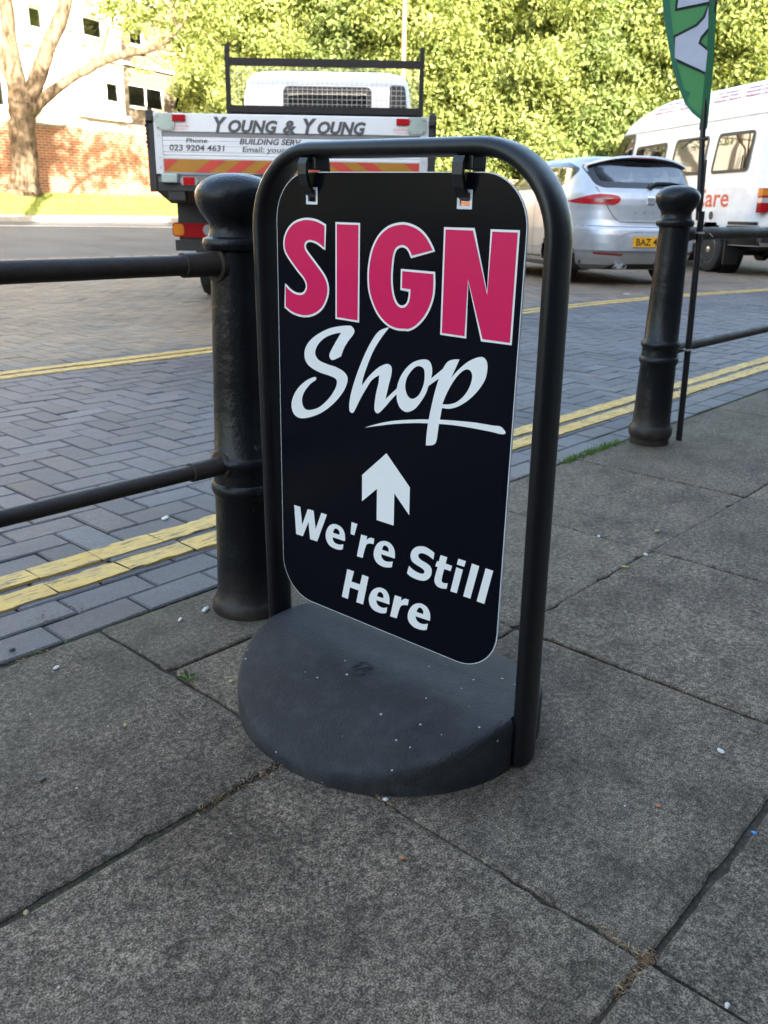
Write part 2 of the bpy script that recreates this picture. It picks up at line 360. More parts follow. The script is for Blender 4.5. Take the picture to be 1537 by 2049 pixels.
def smooth_poly(pts, n=7):
    "closed Catmull-Rom through the points; a point with a third entry is a sharp corner"
    P = [Vector(p[:2]) for p in pts]; C = [len(p) > 2 for p in pts]; N = len(P); out = []
    for i in range(N):
        j = (i + 1) % N; p0 = P[i] if C[i] else P[i - 1]; p3 = P[j] if C[j] else P[(j + 1) % N]
        if C[i] and C[j]: out.append(P[i]); continue
        if C[i]: p0 = P[i] * 2 - P[j]
        if C[j]: p3 = P[j] * 2 - P[i]
        for k in range(n):
            t = k / n; a, b = P[i], P[j]
            out.append(.5 * ((2 * a) + (b - p0) * t + (2 * p0 - 5 * a + 4 * b - p3) * t * t + (3 * a - p0 - 3 * b + p3) * t ** 3))
    return [tuple(q) for q in out]
def area(p): return sum(p[i - 1][0] * p[i][1] - p[i][0] * p[i - 1][1] for i in range(len(p))) / 2
def grow(poly, d):
    "mitred outward offset"
    q = [p for i, p in enumerate(poly) if (Vector(p) - Vector(poly[i - 1])).length > 1e-5]
    if area(q) < 0: q = q[::-1]
    out = []; N = len(q)
    for i in range(N):
        a, b, c = Vector(q[i - 1]), Vector(q[i]), Vector(q[(i + 1) % N])
        n1 = Vector(((b - a).y, -(b - a).x)).normalized(); n2 = Vector(((c - b).y, -(c - b).x)).normalized()
        m = (n1 + n2); m = m.normalized() if m.length > 1e-6 else n1
        k = min(1.25, 1 / max(.3, m.dot(n1)))
        out.append(tuple(b + m * d * k))
    return out
def flat(polys):
    "triangulate an outline with holes -> verts2d, faces"
    vs = [p for pl in polys for p in pl]
    return vs, [tuple(t) for t in tessellate_polygon([[Vector((*p, 0)) for p in pl] for pl in polys])]
def flat_grid(polys, step):
    bm = bmesh.new(); vs, fs = flat(polys); bv = [bm.verts.new((x, y, 0)) for x, y in vs]
    for f in fs:
        try: bm.faces.new([bv[i] for i in f])
        except ValueError: pass
    xs = [p[0] for p in vs]; ys = [p[1] for p in vs]
    for ax, lo, hi in ((0, min(xs), max(xs)), (1, min(ys), max(ys))):
        k = math.floor(lo / step) + 1
        while k * step < hi:
            co = [0, 0, 0]; co[ax] = k * step; no = [0, 0, 0]; no[ax] = 1
            bmesh.ops.bisect_plane(bm, geom=list(bm.verts) + list(bm.edges) + list(bm.faces), plane_co=co, plane_no=no); k += 1
    bm.verts.index_update()
    r = [tuple(v.co[:2]) for v in bm.verts], [tuple(v.index for v in f.verts) for f in bm.faces]; bm.free(); return r
def patch(name, polys, fn, mat, parent, step=.06, smooth=True):
    vs, fs = flat_grid(polys, step)
    mb = MB(); mb.add([fn(*p) for p in vs], fs); return mb.build(name, mat, parent, smooth, fix=False)
def rrect(x0, x1, y0, y1, r, n=5):
    out = []
    for cx, cy, a0 in ((x1 - r, y1 - r, 0), (x0 + r, y1 - r, 90), (x0 + r, y0 + r, 180), (x1 - r, y0 + r, 270)):
        out += [(cx + r * math.cos(R(a0 + 90 * k / n)), cy + r * math.sin(R(a0 + 90 * k / n))) for k in range(n + 1)]
    return out
def rounded(poly, r, n=4):
    out = []
    for i in range(len(poly)):
        a, b, c = Vector(poly[i - 1]), Vector(poly[i]), Vector(poly[(i + 1) % len(poly)])
        d1 = min(r, (a - b).length * .45); d2 = min(r, (c - b).length * .45)
        p, q = b + (a - b).normalized() * d1, b + (c - b).normalized() * d2
        out += [tuple(p * (1 - t) ** 2 + b * 2 * t * (1 - t) + q * t * t) for t in [k / n for k in range(n + 1)]]
    return out
_tc = {}
def text2d(s, size=1.0, shear=0.0, bold=0.0, sx=1.0, space=1.0, res=3):
    "built-in font -> (verts2d, faces), baseline at 0, left at 0"
    key = (s, shear, bold, space, res)
    if key not in _tc:
        cu = bpy.data.curves.new('t', 'FONT'); cu.body = s; cu.size = 1; cu.shear = shear; cu.offset = bold; cu.space_character = space; cu.resolution_u = res
        ob = bpy.data.objects.new('t', cu); COL.objects.link(ob); dg = bpy.context.evaluated_depsgraph_get(); dg.update()
        me = ob.evaluated_get(dg).to_mesh(); vs = [(v.co.x, v.co.y) for v in me.vertices]; fs = [tuple(p.vertices) for p in me.polygons]
        ob.evaluated_get(dg).to_mesh_clear(); bpy.data.objects.remove(ob); bpy.data.curves.remove(cu)
        x0 = min(v[0] for v in vs); _tc[key] = ([(x - x0, y) for x, y in vs], fs)
    vs, fs = _tc[key]
    return [(x * size * sx, y * size) for x, y in vs], fs
def text_fit(mb, s, a0, a1, base, cap, fn, mi=0, **kw):
    "writes s from a0 to a1 with capital height cap; fn(a,b) places the points"
    vs, fs = text2d(s, 1.0, **kw); w = max(v[0] for v in vs); hh = .70
    mb.add([fn(a0 + (a1 - a0) * x / w, base + y * cap / hh) for x, y in vs], fs, mi)
def copy_tree(o, parent=None):
    c = o.copy(); COL.objects.link(c)
    if parent is not None: c.parent = parent
    for ch in list(o.children): copy_tree(ch, c)
    return c

# ------------------------------------------------------------------ ground and roads
def tz(y):
    ys = [-500, 14.4, 19.7, 21.5, 22.3, 24.3, 500]; zs = [0, 0, .345, .43, .56, 1.08, 1.08]
    return float(np.interp(y, ys, zs))
def sheet(name, mat, x0, x1, yl, dz, kind='structure', nx=1):
    mb = MB(); xs = [x0 + (x1 - x0) * i / nx for i in range(nx + 1)]
    vs = [(x, y, tz(y) + dz) for y in yl for x in xs]; k = nx + 1
    mb.add(vs, [(j * k + i, j * k + i + 1, (j + 1) * k + i + 1, (j + 1) * k + i) for j in range(len(yl) - 1) for i in range(nx)])
    o = mb.build(name, mat, fix=False); return tag(o, kind=kind)
sheet('ground', 'soil', -400, 600, [-400, 1.2, 14.4, 19.7, 21.5, 22.3, 24.3, 600], -.05)
sheet('pavement_bed', 'joint', -30, 60, [-3.5, 1.486], -.0065)
sheet('block_bed', 'joint_sand', -8, 40, [1.486, 6, 14.0], -.0062)
sheet('road', 'asphalt', -60, 22, [14.0, 14.4, 17, 19.7, 21.5], -.004)
mb = MB(); mb.box(-60, 22, 21.5, 21.64, .30, .545, ch=.012); tag(mb.build('kerb', 'pave_far'), kind='structure')
sheet('far_pavement', 'pave_far', -60, 22, [21.64, 22.3], .012)
sheet('grass_verge', 'grass', -60, 60, [22.3, 23, 23.7, 24.3, 26.5], .014)
mb = MB()   # painted edge line on the far road
for i in range(14):
    xa, xb = 4 + i * 1.2, 5.2 + i * 1.2
    f = lambda x: 20.15 - .115 * (x - 8)
    mb.add([(xa, f(xa), tz(f(xa)) + .001), (xb, f(xb), tz(f(xb)) + .001), (xb, f(xb) + .16, tz(f(xb) + .16) + .001), (xa, f(xa) + .16, tz(f(xa) + .16) + .001)], [(0, 1, 2, 3)])
tag(mb.build('road_edge_line', 'whiteline', fix=False), kind='structure')

# concrete slabs of the pavement
def slab_field():
    xg = [.79 - .607 * k for k in range(12, 0, -1)] + [.79, 1.392, 2.003, 2.637] + [2.637 + .61 * k for k in range(1, 40)]
    yg = [-3.5 + .6 * k for k in range(0, 6)] + [-.31, .29, .88, 1.483]
    V = []; F = []; T = []
    def slab(x0, x1, y0, y1, g):
        z = rnd.uniform(-.0022, .0018); tl = (rnd.uniform(-.002, .002), rnd.uniform(-.002, .002)); tone = rnd.random()
        near = (x1 < 5 and y0 > -.9 and x0 > -.6)
        n = 26 if near else 3
        c = [(x0 + g[0], y0 + g[1]), (x1 - g[2], y0 + g[3]), (x1 - g[4], y1 - g[5]), (x0 + g[6], y1 - g[7])]
        ring = []
        for k in range(4):
            a, b = Vector(c[k]), Vector(c[(k + 1) % 4]); d = (b - a).normalized(); nn = Vector((-d.y, d.x)); w = 0
            for j in range(n):
                w = w * .8 + rnd.gauss(0, .0007)
                ch = rnd.uniform(.002, .007) if (near and rnd.random() < .09) else 0
                if j == 0: ch += rnd.choice((.002, .004, .010))
                ring.append(a + (b - a) * (j / n) + nn * (max(-.0015, w) + ch))
        N = len(ring); cen = Vector(((x0 + x1) / 2, (y0 + y1) / 2))
        def Z(p): return z + tl[0] * (p.x - cen.x) + tl[1] * (p.y - cen.y)
        b0 = len(V)
        for lev, ins, dz in ((0, 0, -.045), (1, 0, -.0030), (2, .003, -.0008), (3, .008, 0)):
            for p in ring:
                q = p + (cen - p).normalized() * ins * 1.2
                V.append((q.x, q.y, Z(q) + dz)); T.append(tone)
        for lev in range(3):
            for j in range(N):
                F.append((b0 + lev * N + j, b0 + lev * N + (j + 1) % N, b0 + (lev + 1) * N + (j + 1) % N, b0 + (lev + 1) * N + j))
        F.append(tuple(b0 + 3 * N + j for j in range(N)))
    for i in range(len(xg) - 1):
        for j in range(len(yg) - 1):
            x0, x1, y0, y1 = xg[i], xg[i + 1], yg[j], yg[j + 1]
            g = [rnd.uniform(.0006, .0026) for _ in range(8)]
            if abs(y1 - .88) < .01 and x1 < .85: g[5] = g[7] = .00455       # wide dirty joint at lower left
            if abs(y0 - .88) < .01 and x1 < .85: g[1] = g[3] = .005
            if abs(x1 - .79) < .01 and y1 < .3: g[2] = g[4] = .005
            if abs(y1 - .29) < .01 and x0 > .7: g[5] = g[7] = .007
            if abs(x0 - .79) < .01 and abs(y0 - .88) < .01:
                slab(x0, x1, y0, 1.237, g); slab(x0, x1, 1.241, y1, [rnd.uniform(.001, .003) for _ in range(8)])
            else: slab(x0, x1, y0, y1, g)
    me = bpy.data.meshes.new('pavement'); me.from_pydata(V, [], F)
    a = me.attributes.new('tone', 'FLOAT', 'POINT'); a.data.foreach_set('value', T)
    tag(link('pavement', me, 'slab'), kind='structure')
slab_field()

# block paving: every block a bevelled block of its own size and tint
def fary(x):   # centre of the far double line, bending in slightly to the right
    return 4.325 - max(0, x - 6.8) ** 2 * .028
def block_field():
    V = []; F = []; C = []
    def block(x0, x1, y0, y1):
        cx, cy = (x0 + x1) / 2, (y0 + y1) / 2
        g = .0022 if cx < 8 else .0026; b = .004
        z = rnd.gauss(0, .0011); k = rnd.uniform(.80, 1.16)
        if cy > fary(cx) + .20: col = (.205 * k, .152 * k, .104 * k) if rnd.random() > .12 else (.17 * k, .142 * k, .115 * k)
        else:
            h = rnd.random(); col = (.106 * k, .095 * k, .096 * k) if h > .25 else (.120 * k, .102 * k, .094 * k)
            if cy > 1.9 and h < .07: col = (.128 * k, .124 * k, .126 * k)
        tx, ty = rnd.gauss(0, .007), rnd.gauss(0, .007)
        b0 = len(V)
        for ins, dz in ((g, -.012), (g, -.0035), (g + b, 0)):
            for x, y in ((x0 + ins, y0 + ins), (x1 - ins, y0 + ins), (x1 - ins, y1 - ins), (x0 + ins, y1 - ins)):
                V.append((x, y, z + dz + tx * (x - cx) + ty * (y - cy))); C.append((*col, 1))
        for lv in range(2):
            for j in range(4): F.append((b0 + lv * 4 + j, b0 + lv * 4 + (j + 1) % 4, b0 + lv * 4 + 4 + (j + 1) % 4, b0 + lv * 4 + 4 + j))
        F.append((b0 + 8, b0 + 9, b0 + 10, b0 + 11))
    L, w = .196, .098
    X0, X1 = -4.0, 26.0
    y = 1.488
    for r in range(4):                       # stretcher courses beside the kerb
        x = X0 + (.5 * L if r % 2 else .015)
        while x < X1: block(x, x + L, y, y + .095); x += L
        y += .095
    Yh, YE = y, 14.0
    nx = int((X1 - X0) / w); ny = int((YE - Yh) / w)
    for j in range(ny):                      # 90 degree herringbone
        for i in range(nx):
            m = (i - j) % 4; x, yy = X0 + i * w, Yh + j * w
            if m == 0: block(x, x + L, yy, yy + w)
            elif m == 2 and j == 0: block(x, x + w, yy, yy + w)
            elif m == 3: block(x, x + w, yy, yy + L) if j < ny - 1 else None
    me = bpy.data.meshes.new('block_paving'); me.from_pydata(V, [], F)
    a = me.attributes.new('tint', 'FLOAT_COLOR', 'POINT'); a.data.foreach_set('color', [c for q in C for c in q])
    tag(link('block_paving', me, 'block'), kind='structure')
block_field()

def line_strip(mb, yc0, yc1, x0, x1, fn=None, gap=.0022, rag=.005):
    x = x0
    while x < x1:
        seg = rnd.uniform(.16, .21); n = 7
        a = []; b = []; da, db = rnd.gauss(0, .0022), rnd.gauss(0, .0022)
        for k in range(n + 1):
            xx = x + gap * rnd.uniform(.2, .8) * (k == 0) + (seg - gap * .5 * (k == n)) * k / n
            o = fn(xx) if fn else 0
            a.append((xx + rnd.gauss(0, .002), yc0 + o + da + rnd.gauss(0, rag * .45), .0050)); b.append((xx + rnd.gauss(0, .002), yc1 + o + db + rnd.gauss(0, rag * .45), .0050))
        N = n + 1
        mb.add(a + b + [(p[0], p[1], -.002) for p in a] + [(p[0], p[1], -.002) for p in b],
               [(k, k + 1, N + k + 1, N + k) for k in range(n)] + [(2 * N + k, 2 * N + k + 1, k + 1, k) for k in range(n)] + [(N + k, N + k + 1, 3 * N + k + 1, 3 * N + k) for k in range(n)])
        x += seg
for nm, y0, y1, fn in (('yellow_line_near', 1.698, 1.768, None), ('yellow_line_near', 1.803, 1.872, None), ('yellow_line_far', -.108, -.032, fary), ('yellow_line_far', .008, .084, fary)):
    mb = MB(); line_strip(mb, y0, y1, -4, 24, fn); tag(mb.build('yellow_road_line', 'yellow', fix=False), kind='structure')

# ------------------------------------------------------------------ bollards and rails
def bollard(loc, label):
    t = thing('bollard', label, 'bollard', loc, 0, 'cast iron bollards along the kerb')
    prof = [(.070, -.10), (.0715, .02), (.074, .026), (.0785, .036), (.080, .048), (.0785, .060), (.074, .068), (.0695, .074), (.0675, .10), (.0655, .20), (.0635, .296), (.066, .300), (.0695, .306), (.0705, .314), (.069, .322), (.0645, .327),
            (.0635, .345), (.0635, .356), (.067, .361), (.0695, .368), (.0690, .376), (.065, .382), (.0605, .388), (.0575, .52), (.0530, .70), (.0518, .768), (.0525, .775), (.0620, .779), (.0652, .786), (.0655, .792), (.0630, .798), (.0540, .802), (.0505, .812), (.0512, .824), (.0575, .833), (.0665, .845), (.0728, .858), (.0752, .872)]
    prof += [(.0752 * math.cos(R(a)) ** .82, .872 + .041 * math.sin(R(a))) for a in (12, 24, 36, 48, 60, 70, 79)] + [(.004, .913)]
    mb = MB(); mb.lathe(prof, 56); mb.build('post', 'iron', t, R(38)); return t
BL = bollard((1.077, 1.355, -.041), 'large black iron bollard with cracked paint on its domed head, close behind the swing sign')
BR = bollard((3.05, 1.405, 0), 'black iron bollard with a flag pole tied to it, standing at the pavement corner')
def rail(name, label, x0, x1, y, z, r, sock):
    t = thing(name, label, 'railing', (x0, y, z), 0, 'black tube rails between bollards')
    mb = MB(); L = x1 - x0; mb.tube([(0, 0, 0), (L * .5, 0, -.002), (L, 0, 0)], r, 20); mb.build('tube', 'pipe', t, R(40))
    s = MB(); a, b = (L - .075, L) if sock > 0 else (0, .075)
    s.lathe([(r + .0005, a), (r + .004, a + .001), (r + .004, b)], 20, axis='x'); 
    e = (L - .004, L + .01) if sock > 0 else (-.01, .004)
    s.lathe([(r + .014, e[0]), (r + .014, e[1])], 20, axis='x'); s.build('socket', 'iron', t, R(40))
rail('rail', 'upper black rail with chipped paint, left of the big bollard', -2.2, 1.026, 1.356, .712, .0178, 1)
rail('rail', 'lower black rail left of the big bollard, over the near yellow lines', -2.2, 1.018, 1.356, .326, .0146, 1)
rail('rail', 'upper black rail running right from the flag bollard, in front of the van', 3.10, 6.6, 1.405, .754, .0230, -1)
rail('rail', 'lower black rail running right from the flag bollard over grey blocks', 3.11, 6.6, 1.405, .340, .0180, -1)
bollard((6.64, 1.405, 0), 'black iron bollard out at the far right end of the rails')

# ------------------------------------------------------------------ swing sign
Hd = Vector((-.044, .9989, .0125)).normalized(); Vd = Vector((-.008, -.0125, 1)); Vd = (Vd - Hd * Vd.dot(Hd)).normalized(); Nd = Hd.cross(Vd)
PC = Vector((.985, .891, .500))                 # centre of the panel
# local frame of the sign: x = across (to the viewer's right), y = away from the viewer, z = up
CAMP = Vector((0, 0, .81)); CXP, CYP, FP = 768.5, 1024.5, 1737.2
def on_panel(px, py):
    "point of the panel face that a traced picture point lies on -> (u, v) in metres"
    d = rt * ((px - CXP) / FP) - up * ((py - CYP) / FP) + fw
    t = (PC - CAMP).dot(Nd) / d.dot(Nd); q = CAMP + d * t - PC
    return (-q.dot(Hd), q.dot(Vd))
sign = bpy.data.objects.new('swing_sign', None); COL.objects.link(sign)
sign.matrix_world = Matrix(((-Hd.x, Nd.x, Vd.x, PC.x), (-Hd.y, Nd.y, Vd.y, PC.y), (-Hd.z, Nd.z, Vd.z, PC.z), (0, 0, 0, 1)))
tag(sign, 'black swing pavement sign reading SIGN Shop We\'re Still Here on a dark rubber base', 'sign')
def outline(pts, ox, oy, sc, n=6):
    return [on_panel(ox + x / sc, oy + y / sc) for x, y in smooth_poly(pts, n)]
PW, PH, PR = .2325, .3635, .072
hole = [rrect(c - .0085, c + .0085, .3205, .3375, .0008, 1) for c in (-.1535, .1325)]
lift = [0.0]
def layer(mb, polys, y, mi=0):
    vs, fs = flat(polys); mb.add([(u, y, v) for u, v in vs], fs, mi)
# panel: white edged sheet, black print on both faces
mb = MB(); outer = rrect(-PW, PW, -PH, PH, PR, 12)
vs, fs = flat([outer] + hole); n = len(vs)
mb.add([(u, -.0015, v) for u, v in vs], fs); mb.add([(u, .0015, v) for u, v in vs], fs)
for pl in [outer] + hole:
    k = len(pl); mb.add([(u, -.0015, v) for u, v in pl] + [(u, .0015, v) for u, v in pl], [(i, (i + 1) % k, k + (i + 1) % k, k + i) for i in range(k)])
panel = mb.build('panel', 'acm_edge', sign)
mb = MB(); e = .0013
layer(mb, [rrect(-PW + e, PW - e, -PH + e, PH - e, PR - e, 12)] + [rrect(c - .0125, c + .0125, .3165, .3415, .0008, 1) for c in (-.1535, .1325)], -.0019)
layer(mb, [rrect(-PW + e, PW - e, -PH + e, PH - e, PR - e, 12)] + [rrect(c - .0125, c + .0125, .3165, .3415, .0008, 1) for c in (-.1535, .1325)], .0019)
mb.build('black_print', 'vinyl', panel, fix=False)
c1 = (500, 260, 4.5206); c2 = (820, 260, 4.5206); c3 = (570, 640, 3.3413); c4 = (570, 880, 3.4932)
K = 1
gS = [(685,868,K),(610,828),(515,815),(430,838),(370,890),(335,960),(325,1030),(338,1100),(380,1172),(445,1262),(505,1340),(528,1400),(522,1450),(495,1485),(455,1492),(410,1478),(365,1445),(335,1410,K),(335,1595,K),(390,1640),(460,1668),(530,1674),(600,1652),(660,1602),(700,1520),(712,1440),(700,1370),(665,1300),(600,1210),(540,1130),(510,1082),(503,1040),(518,1008),(553,993),(600,1005),(640,1028),(683,1064,K)]
gI = [(797,852,K),(993,860,K),(985,1722,K),(797,1692,K)]
gN = [(335,900,K),(582,910,K),(710,1492,K),(757,920,K),(987,928,K),(915,1924,K),(668,1890,K),(537,1350,K),(505,1864,K),(300,1834,K)]
q1 = lambda x, y: (500 + x / 4.5206, 260 + y / 4.5206); q2 = lambda x, y: (820 + x / 4.5206, 260 + y / 4.5206)
gG = [q1(1370,858),q1(1270,887),q1(1185,962),q1(1125,1080),q1(1095,1220),q1(1088,1350),q1(1100,1470),q1(1140,1592),q1(1190,1682),q1(1260,1754),q1(1340,1790),q1(1420,1796),q2(0,1796),q2(60,1766),q2(130,1694),q2(182,1602),q2(214,1500),q2(223,1400),(*q2(223,1302),K),(*q1(1390,1276),K),(*q1(1386,1430),K),(*q1(1464,1440),K),q1(1458,1520),q1(1440,1575),q1(1410,1603),q1(1375,1607),q1(1338,1582),q1(1310,1525),q1(1292,1440),q1(1286,1340),q1(1292,1230),q1(1305,1130),q1(1332,1065),q1(1380,1040),q1(1425,1052),q1(1456,1088),(*q1(1476,1136),K),(*q2(218,1088),K),q2(160,980),q2(90,907),q1(1450,866)]
big = [outline(gS, *c1), outline(gI, *c1), [on_panel(*p) for p in smooth_poly(gG, 6)], outline(gN, *c2)]
wl = MB(); pk = MB()
for i, pl in enumerate(big):
    layer(wl, [grow(pl, .0034)], -.0023 - .00003 * i); layer(pk, [pl], -.0027 - .00003 * i)
wl.build('letter_outline', 'vinyl_white', panel, fix=False); pk.build('pink_lettering', 'vinyl_pink', panel, fix=False)
sS = [(440,38),(461,50),(472,72),(464,98),(430,142),(402,190),(383,243,K),(330,267),(311,258),(304,235),(318,200),(345,150),(383,85,K),(340,92),(280,115),(235,155),(212,200),(212,235),(237,270),(290,295),(350,315),(400,345),(425,382),(420,430),(390,490),(330,560),(250,620),(170,650),(110,655),(70,630),(52,580),(60,520),(95,455),(150,405),(200,382),(216,386),(212,402),(180,425),(140,475),(122,525),(127,570),(147,597),(185,600),(240,580),(300,525),(343,460),(355,415),(343,390),(300,370),(240,350),(180,315),(147,275),(138,220),(155,165),(205,110),(290,62),(370,42)]
sh = [(705,50,K),(650,122),(600,205),(560,300),(530,390),(522,438,K),(570,375),(622,325),(665,300),(700,295),(721,318),(718,370),(700,440),(680,528,K),(720,490),(765,448,K),(765,485,K),(720,530),(680,577),(640,617),(622,622),(608,605),(606,570),(615,500),(633,420),(638,368,K),(590,400),(550,460),(510,530),(480,592),(465,618),(448,618),(438,598),(440,540),(460,450),(500,330),(555,200),(605,112),(640,72),(680,54)]
so_ = [(755,520),(757,450),(780,380),(820,320),(870,280),(930,263),(970,272),(988,305),(992,350),(985,390,K),(1035,350),(1075,316,K),(1060,375,K),(1010,410),(968,440,K),(950,490),(920,540),(880,590),(840,612),(810,612),(780,590),(762,555)]
so_h = [(905,308),(935,325),(942,370),(935,430),(910,490),(880,520),(850,525),(825,500),(812,450),(820,395),(845,350),(875,318)]
sp = [(1175,263,K),(1150,320),(1120,385,K),(1170,330),(1230,280),(1290,252),(1330,248),(1356,275),(1361,330),(1345,400),(1300,470),(1240,530),(1170,575),(1110,592),(1058,588,K),(1048,640),(1035,710),(1022,800),(1008,828),(985,836),(950,838,K),(955,760),(970,660),(1000,520),(1025,430),(1052,350),(1090,285),(1130,265)]
sp_h = [(1225,330),(1250,342),(1260,380),(1245,440),(1210,500),(1160,545),(1110,562),(1060,563,K),(1085,500),(1122,430),(1160,375),(1198,340)]
sw = [(540,718,K),(620,695),(720,675),(850,665),(968,664),(1035,665),(1150,672),(1280,685),(1390,703),(1445,710),(1470,730),(1483,752),(1472,762),(1440,760),(1380,745),(1260,722),(1140,703),(1030,693),(960,690),(850,688),(720,696),(620,708)]
wm = MB()
for i, pl in enumerate(([sS], [sh], [so_, so_h], [sp, sp_h], [sw])):
    layer(wm, [outline(p, *c3) for p in pl], -.0023 - .00008 * i)
wm.build('script_lettering', 'vinyl_white', panel, fix=False)
am = MB(); layer(am, [outline([(*p, K) for p in ((717,92),(880,330),(876,525),(772,372),(767,597),(648,558),(651,340),(546,427),(547,243))], *c4)], -.0023)
am.build('arrow', 'vinyl_white', panel, fix=False)
ck = lambda *p: [(*q, K) for q in p]
glyphs = [
 [ck((72,453),(115,467),(128,592),(167,482),(208,493),(222,622),(262,508),(301,521),(233,708),(183,692),(172,572),(133,671),(86,656))],
 [[(428,690),(424,650),(405,612),(370,590),(335,588),(308,610),(293,650),(296,695),(318,735),(355,758),(390,766),(411,763,K),(416,728,K),(388,730),(360,720),(345,702),(340,678,K),(426,706,K)], [(344,648,K),(388,661,K),(388,640),(375,622),(358,618),(348,630)]],
 [ck((473,573),(514,586),(492,665),(466,656))],
 [[(540,660,K),(582,672,K),(577,697,K),(603,682),(632,689,K),(626,727,K),(600,722),(574,737),(550,823,K),(510,810,K)]],
 [[(776,810),(772,765),(750,727),(715,706),(675,708),(645,735),(628,780),(632,825),(655,862),(695,885),(735,890),(755,887,K),(761,848,K),(730,850),(700,840),(683,818),(680,796,K),(773,827,K)], [(686,766,K),(732,781,K),(731,757),(717,740),(702,736),(691,748)]],
 [[(1052,788,K),(1045,835,K),(1010,808),(970,790),(945,795),(940,815),(960,838),(1000,862),(1028,890),(1032,930),(1015,965),(980,982),(935,975),(890,955),(860,930,K),(874,878,K),(910,910),(950,930),(975,932),(982,915),(965,895),(925,870),(895,845),(885,805),(900,765),(935,743),(985,745),(1030,770)]],
 [[(1095,803,K),(1142,818,K),(1130,862,K),(1175,878,K),(1165,915,K),(1120,900,K),(1105,960),(1103,985),(1117,998),(1145,1000,K),(1137,1038,K),(1100,1035),(1070,1020),(1053,990),(1055,955),(1075,887,K),(1058,880,K),(1070,845,K),(1083,848,K)]],
 [ck((1220,828),(1272,845),(1260,885),(1208,868))], [ck((1205,888),(1251,905),(1208,1070),(1163,1055))],
 [ck((1314,862),(1365,880),(1303,1107),(1253,1090))], [ck((1410,895),(1463,913),(1400,1144),(1347,1125))],
 [ck((443,901),(490,917),(472,988),(531,1008),(548,940),(592,956),(553,1148),(506,1132),(522,1050),(462,1028),(447,1110),(405,1093))],
 [[(738,1125),(734,1085),(712,1048),(675,1030),(640,1035),(610,1060),(594,1105),(600,1150),(625,1185),(665,1205),(698,1210),(716,1206,K),(722,1168,K),(695,1172),(666,1160),(650,1140),(646,1118,K),(737,1148,K)], [(650,1090,K),(695,1105,K),(694,1080),(681,1064),(667,1060),(656,1072)]],
 [[(775,1083,K),(822,1098,K),(818,1122,K),(845,1108),(873,1115,K),(865,1155,K),(840,1152),(813,1166),(788,1245,K),(742,1230,K)]],
 [[(1022,1240),(1018,1200),(995,1162),(955,1140),(915,1145),(885,1170),(866,1215),(870,1262),(900,1300),(940,1320),(978,1327),(998,1324,K),(1006,1282,K),(975,1285),(945,1275),(926,1254),(920,1230,K),(1020,1263,K)], [(926,1200,K),(974,1216,K),(973,1192),(960,1173),(945,1170),(933,1182)]],
]
lm = MB()
for gph in glyphs: layer(lm, [outline(p, *c4, n=4) for p in gph], -.0023)
lm.build('white_lettering', 'vinyl_white', panel, fix=False)

# tube frame: flat oval section, leaning a touch
def oval(a, b, n=24, m=2.6):
    out = []
    for k in range(n):
        t = 2 * math.pi * k / n; c, s_ = math.cos(t), math.sin(t)
        out.append((a * math.copysign(abs(c) ** (2 / m), c), b * math.copysign(abs(s_) ** (2 / m), s_)))
    return out
def lean(u, v): return (u - .0185 * (v - .394), v)
UL, UR, VT, BR_ = -.2660, .2745, .3945, .118
path = [(UL + .002, -.455), (UL + .001, -.20)] + [(UL, 0.05), (UL, VT - BR_)]
path += [(UL + BR_ - BR_ * math.cos(R(a)), VT - BR_ + BR_ * math.sin(R(a))) for a in range(10, 91, 8)]
path += [(UR - BR_ + BR_ * math.sin(R(a)), VT - BR_ + BR_ * math.cos(R(a))) for a in range(0, 91, 8)]
path += [(UR, .05), (UR, -.20), (UR, -.487)]
mb = MB(); mb.tube([(lean(u, v)[0], .004, lean(u, v)[1]) for u, v in path], 1, sec=[(b, a) for a, b in oval(.0125, .0255)], up=(0, 1, 0))
mb.build('tube_frame', 'frame', sign, R(40))
for c in (-.1535, .1325):                       # loops the panel hangs from
    mb = MB()
    loop = [(-.0205, .3815), (-.0240, .374), (-.0242, .360), (-.0195, .345), (-.0100, .3335), (0, .3295), (.0100, .3335), (.0195, .345), (.0242, .360), (.0240, .374), (.0205, .3815)]
    for w0, th in ((.0085, .0028),):
        pts = [Vector((c, .004 + n_, v)) for n_, v in loop]
        mb.tube(pts, 1, sec=[(w0, -th), (w0, th), (-w0, th), (-w0, -th)], up=(1, 0, 0))
    mb.box(c - .0070, c + .0160, -.010, .022, .366, .3835, ch=.002)
    mb.box(c - .0090, c + .0090, -.0195, .0275, .3770, .3830, ch=.001)
    mb.build('hanging_clip', 'clip', sign)
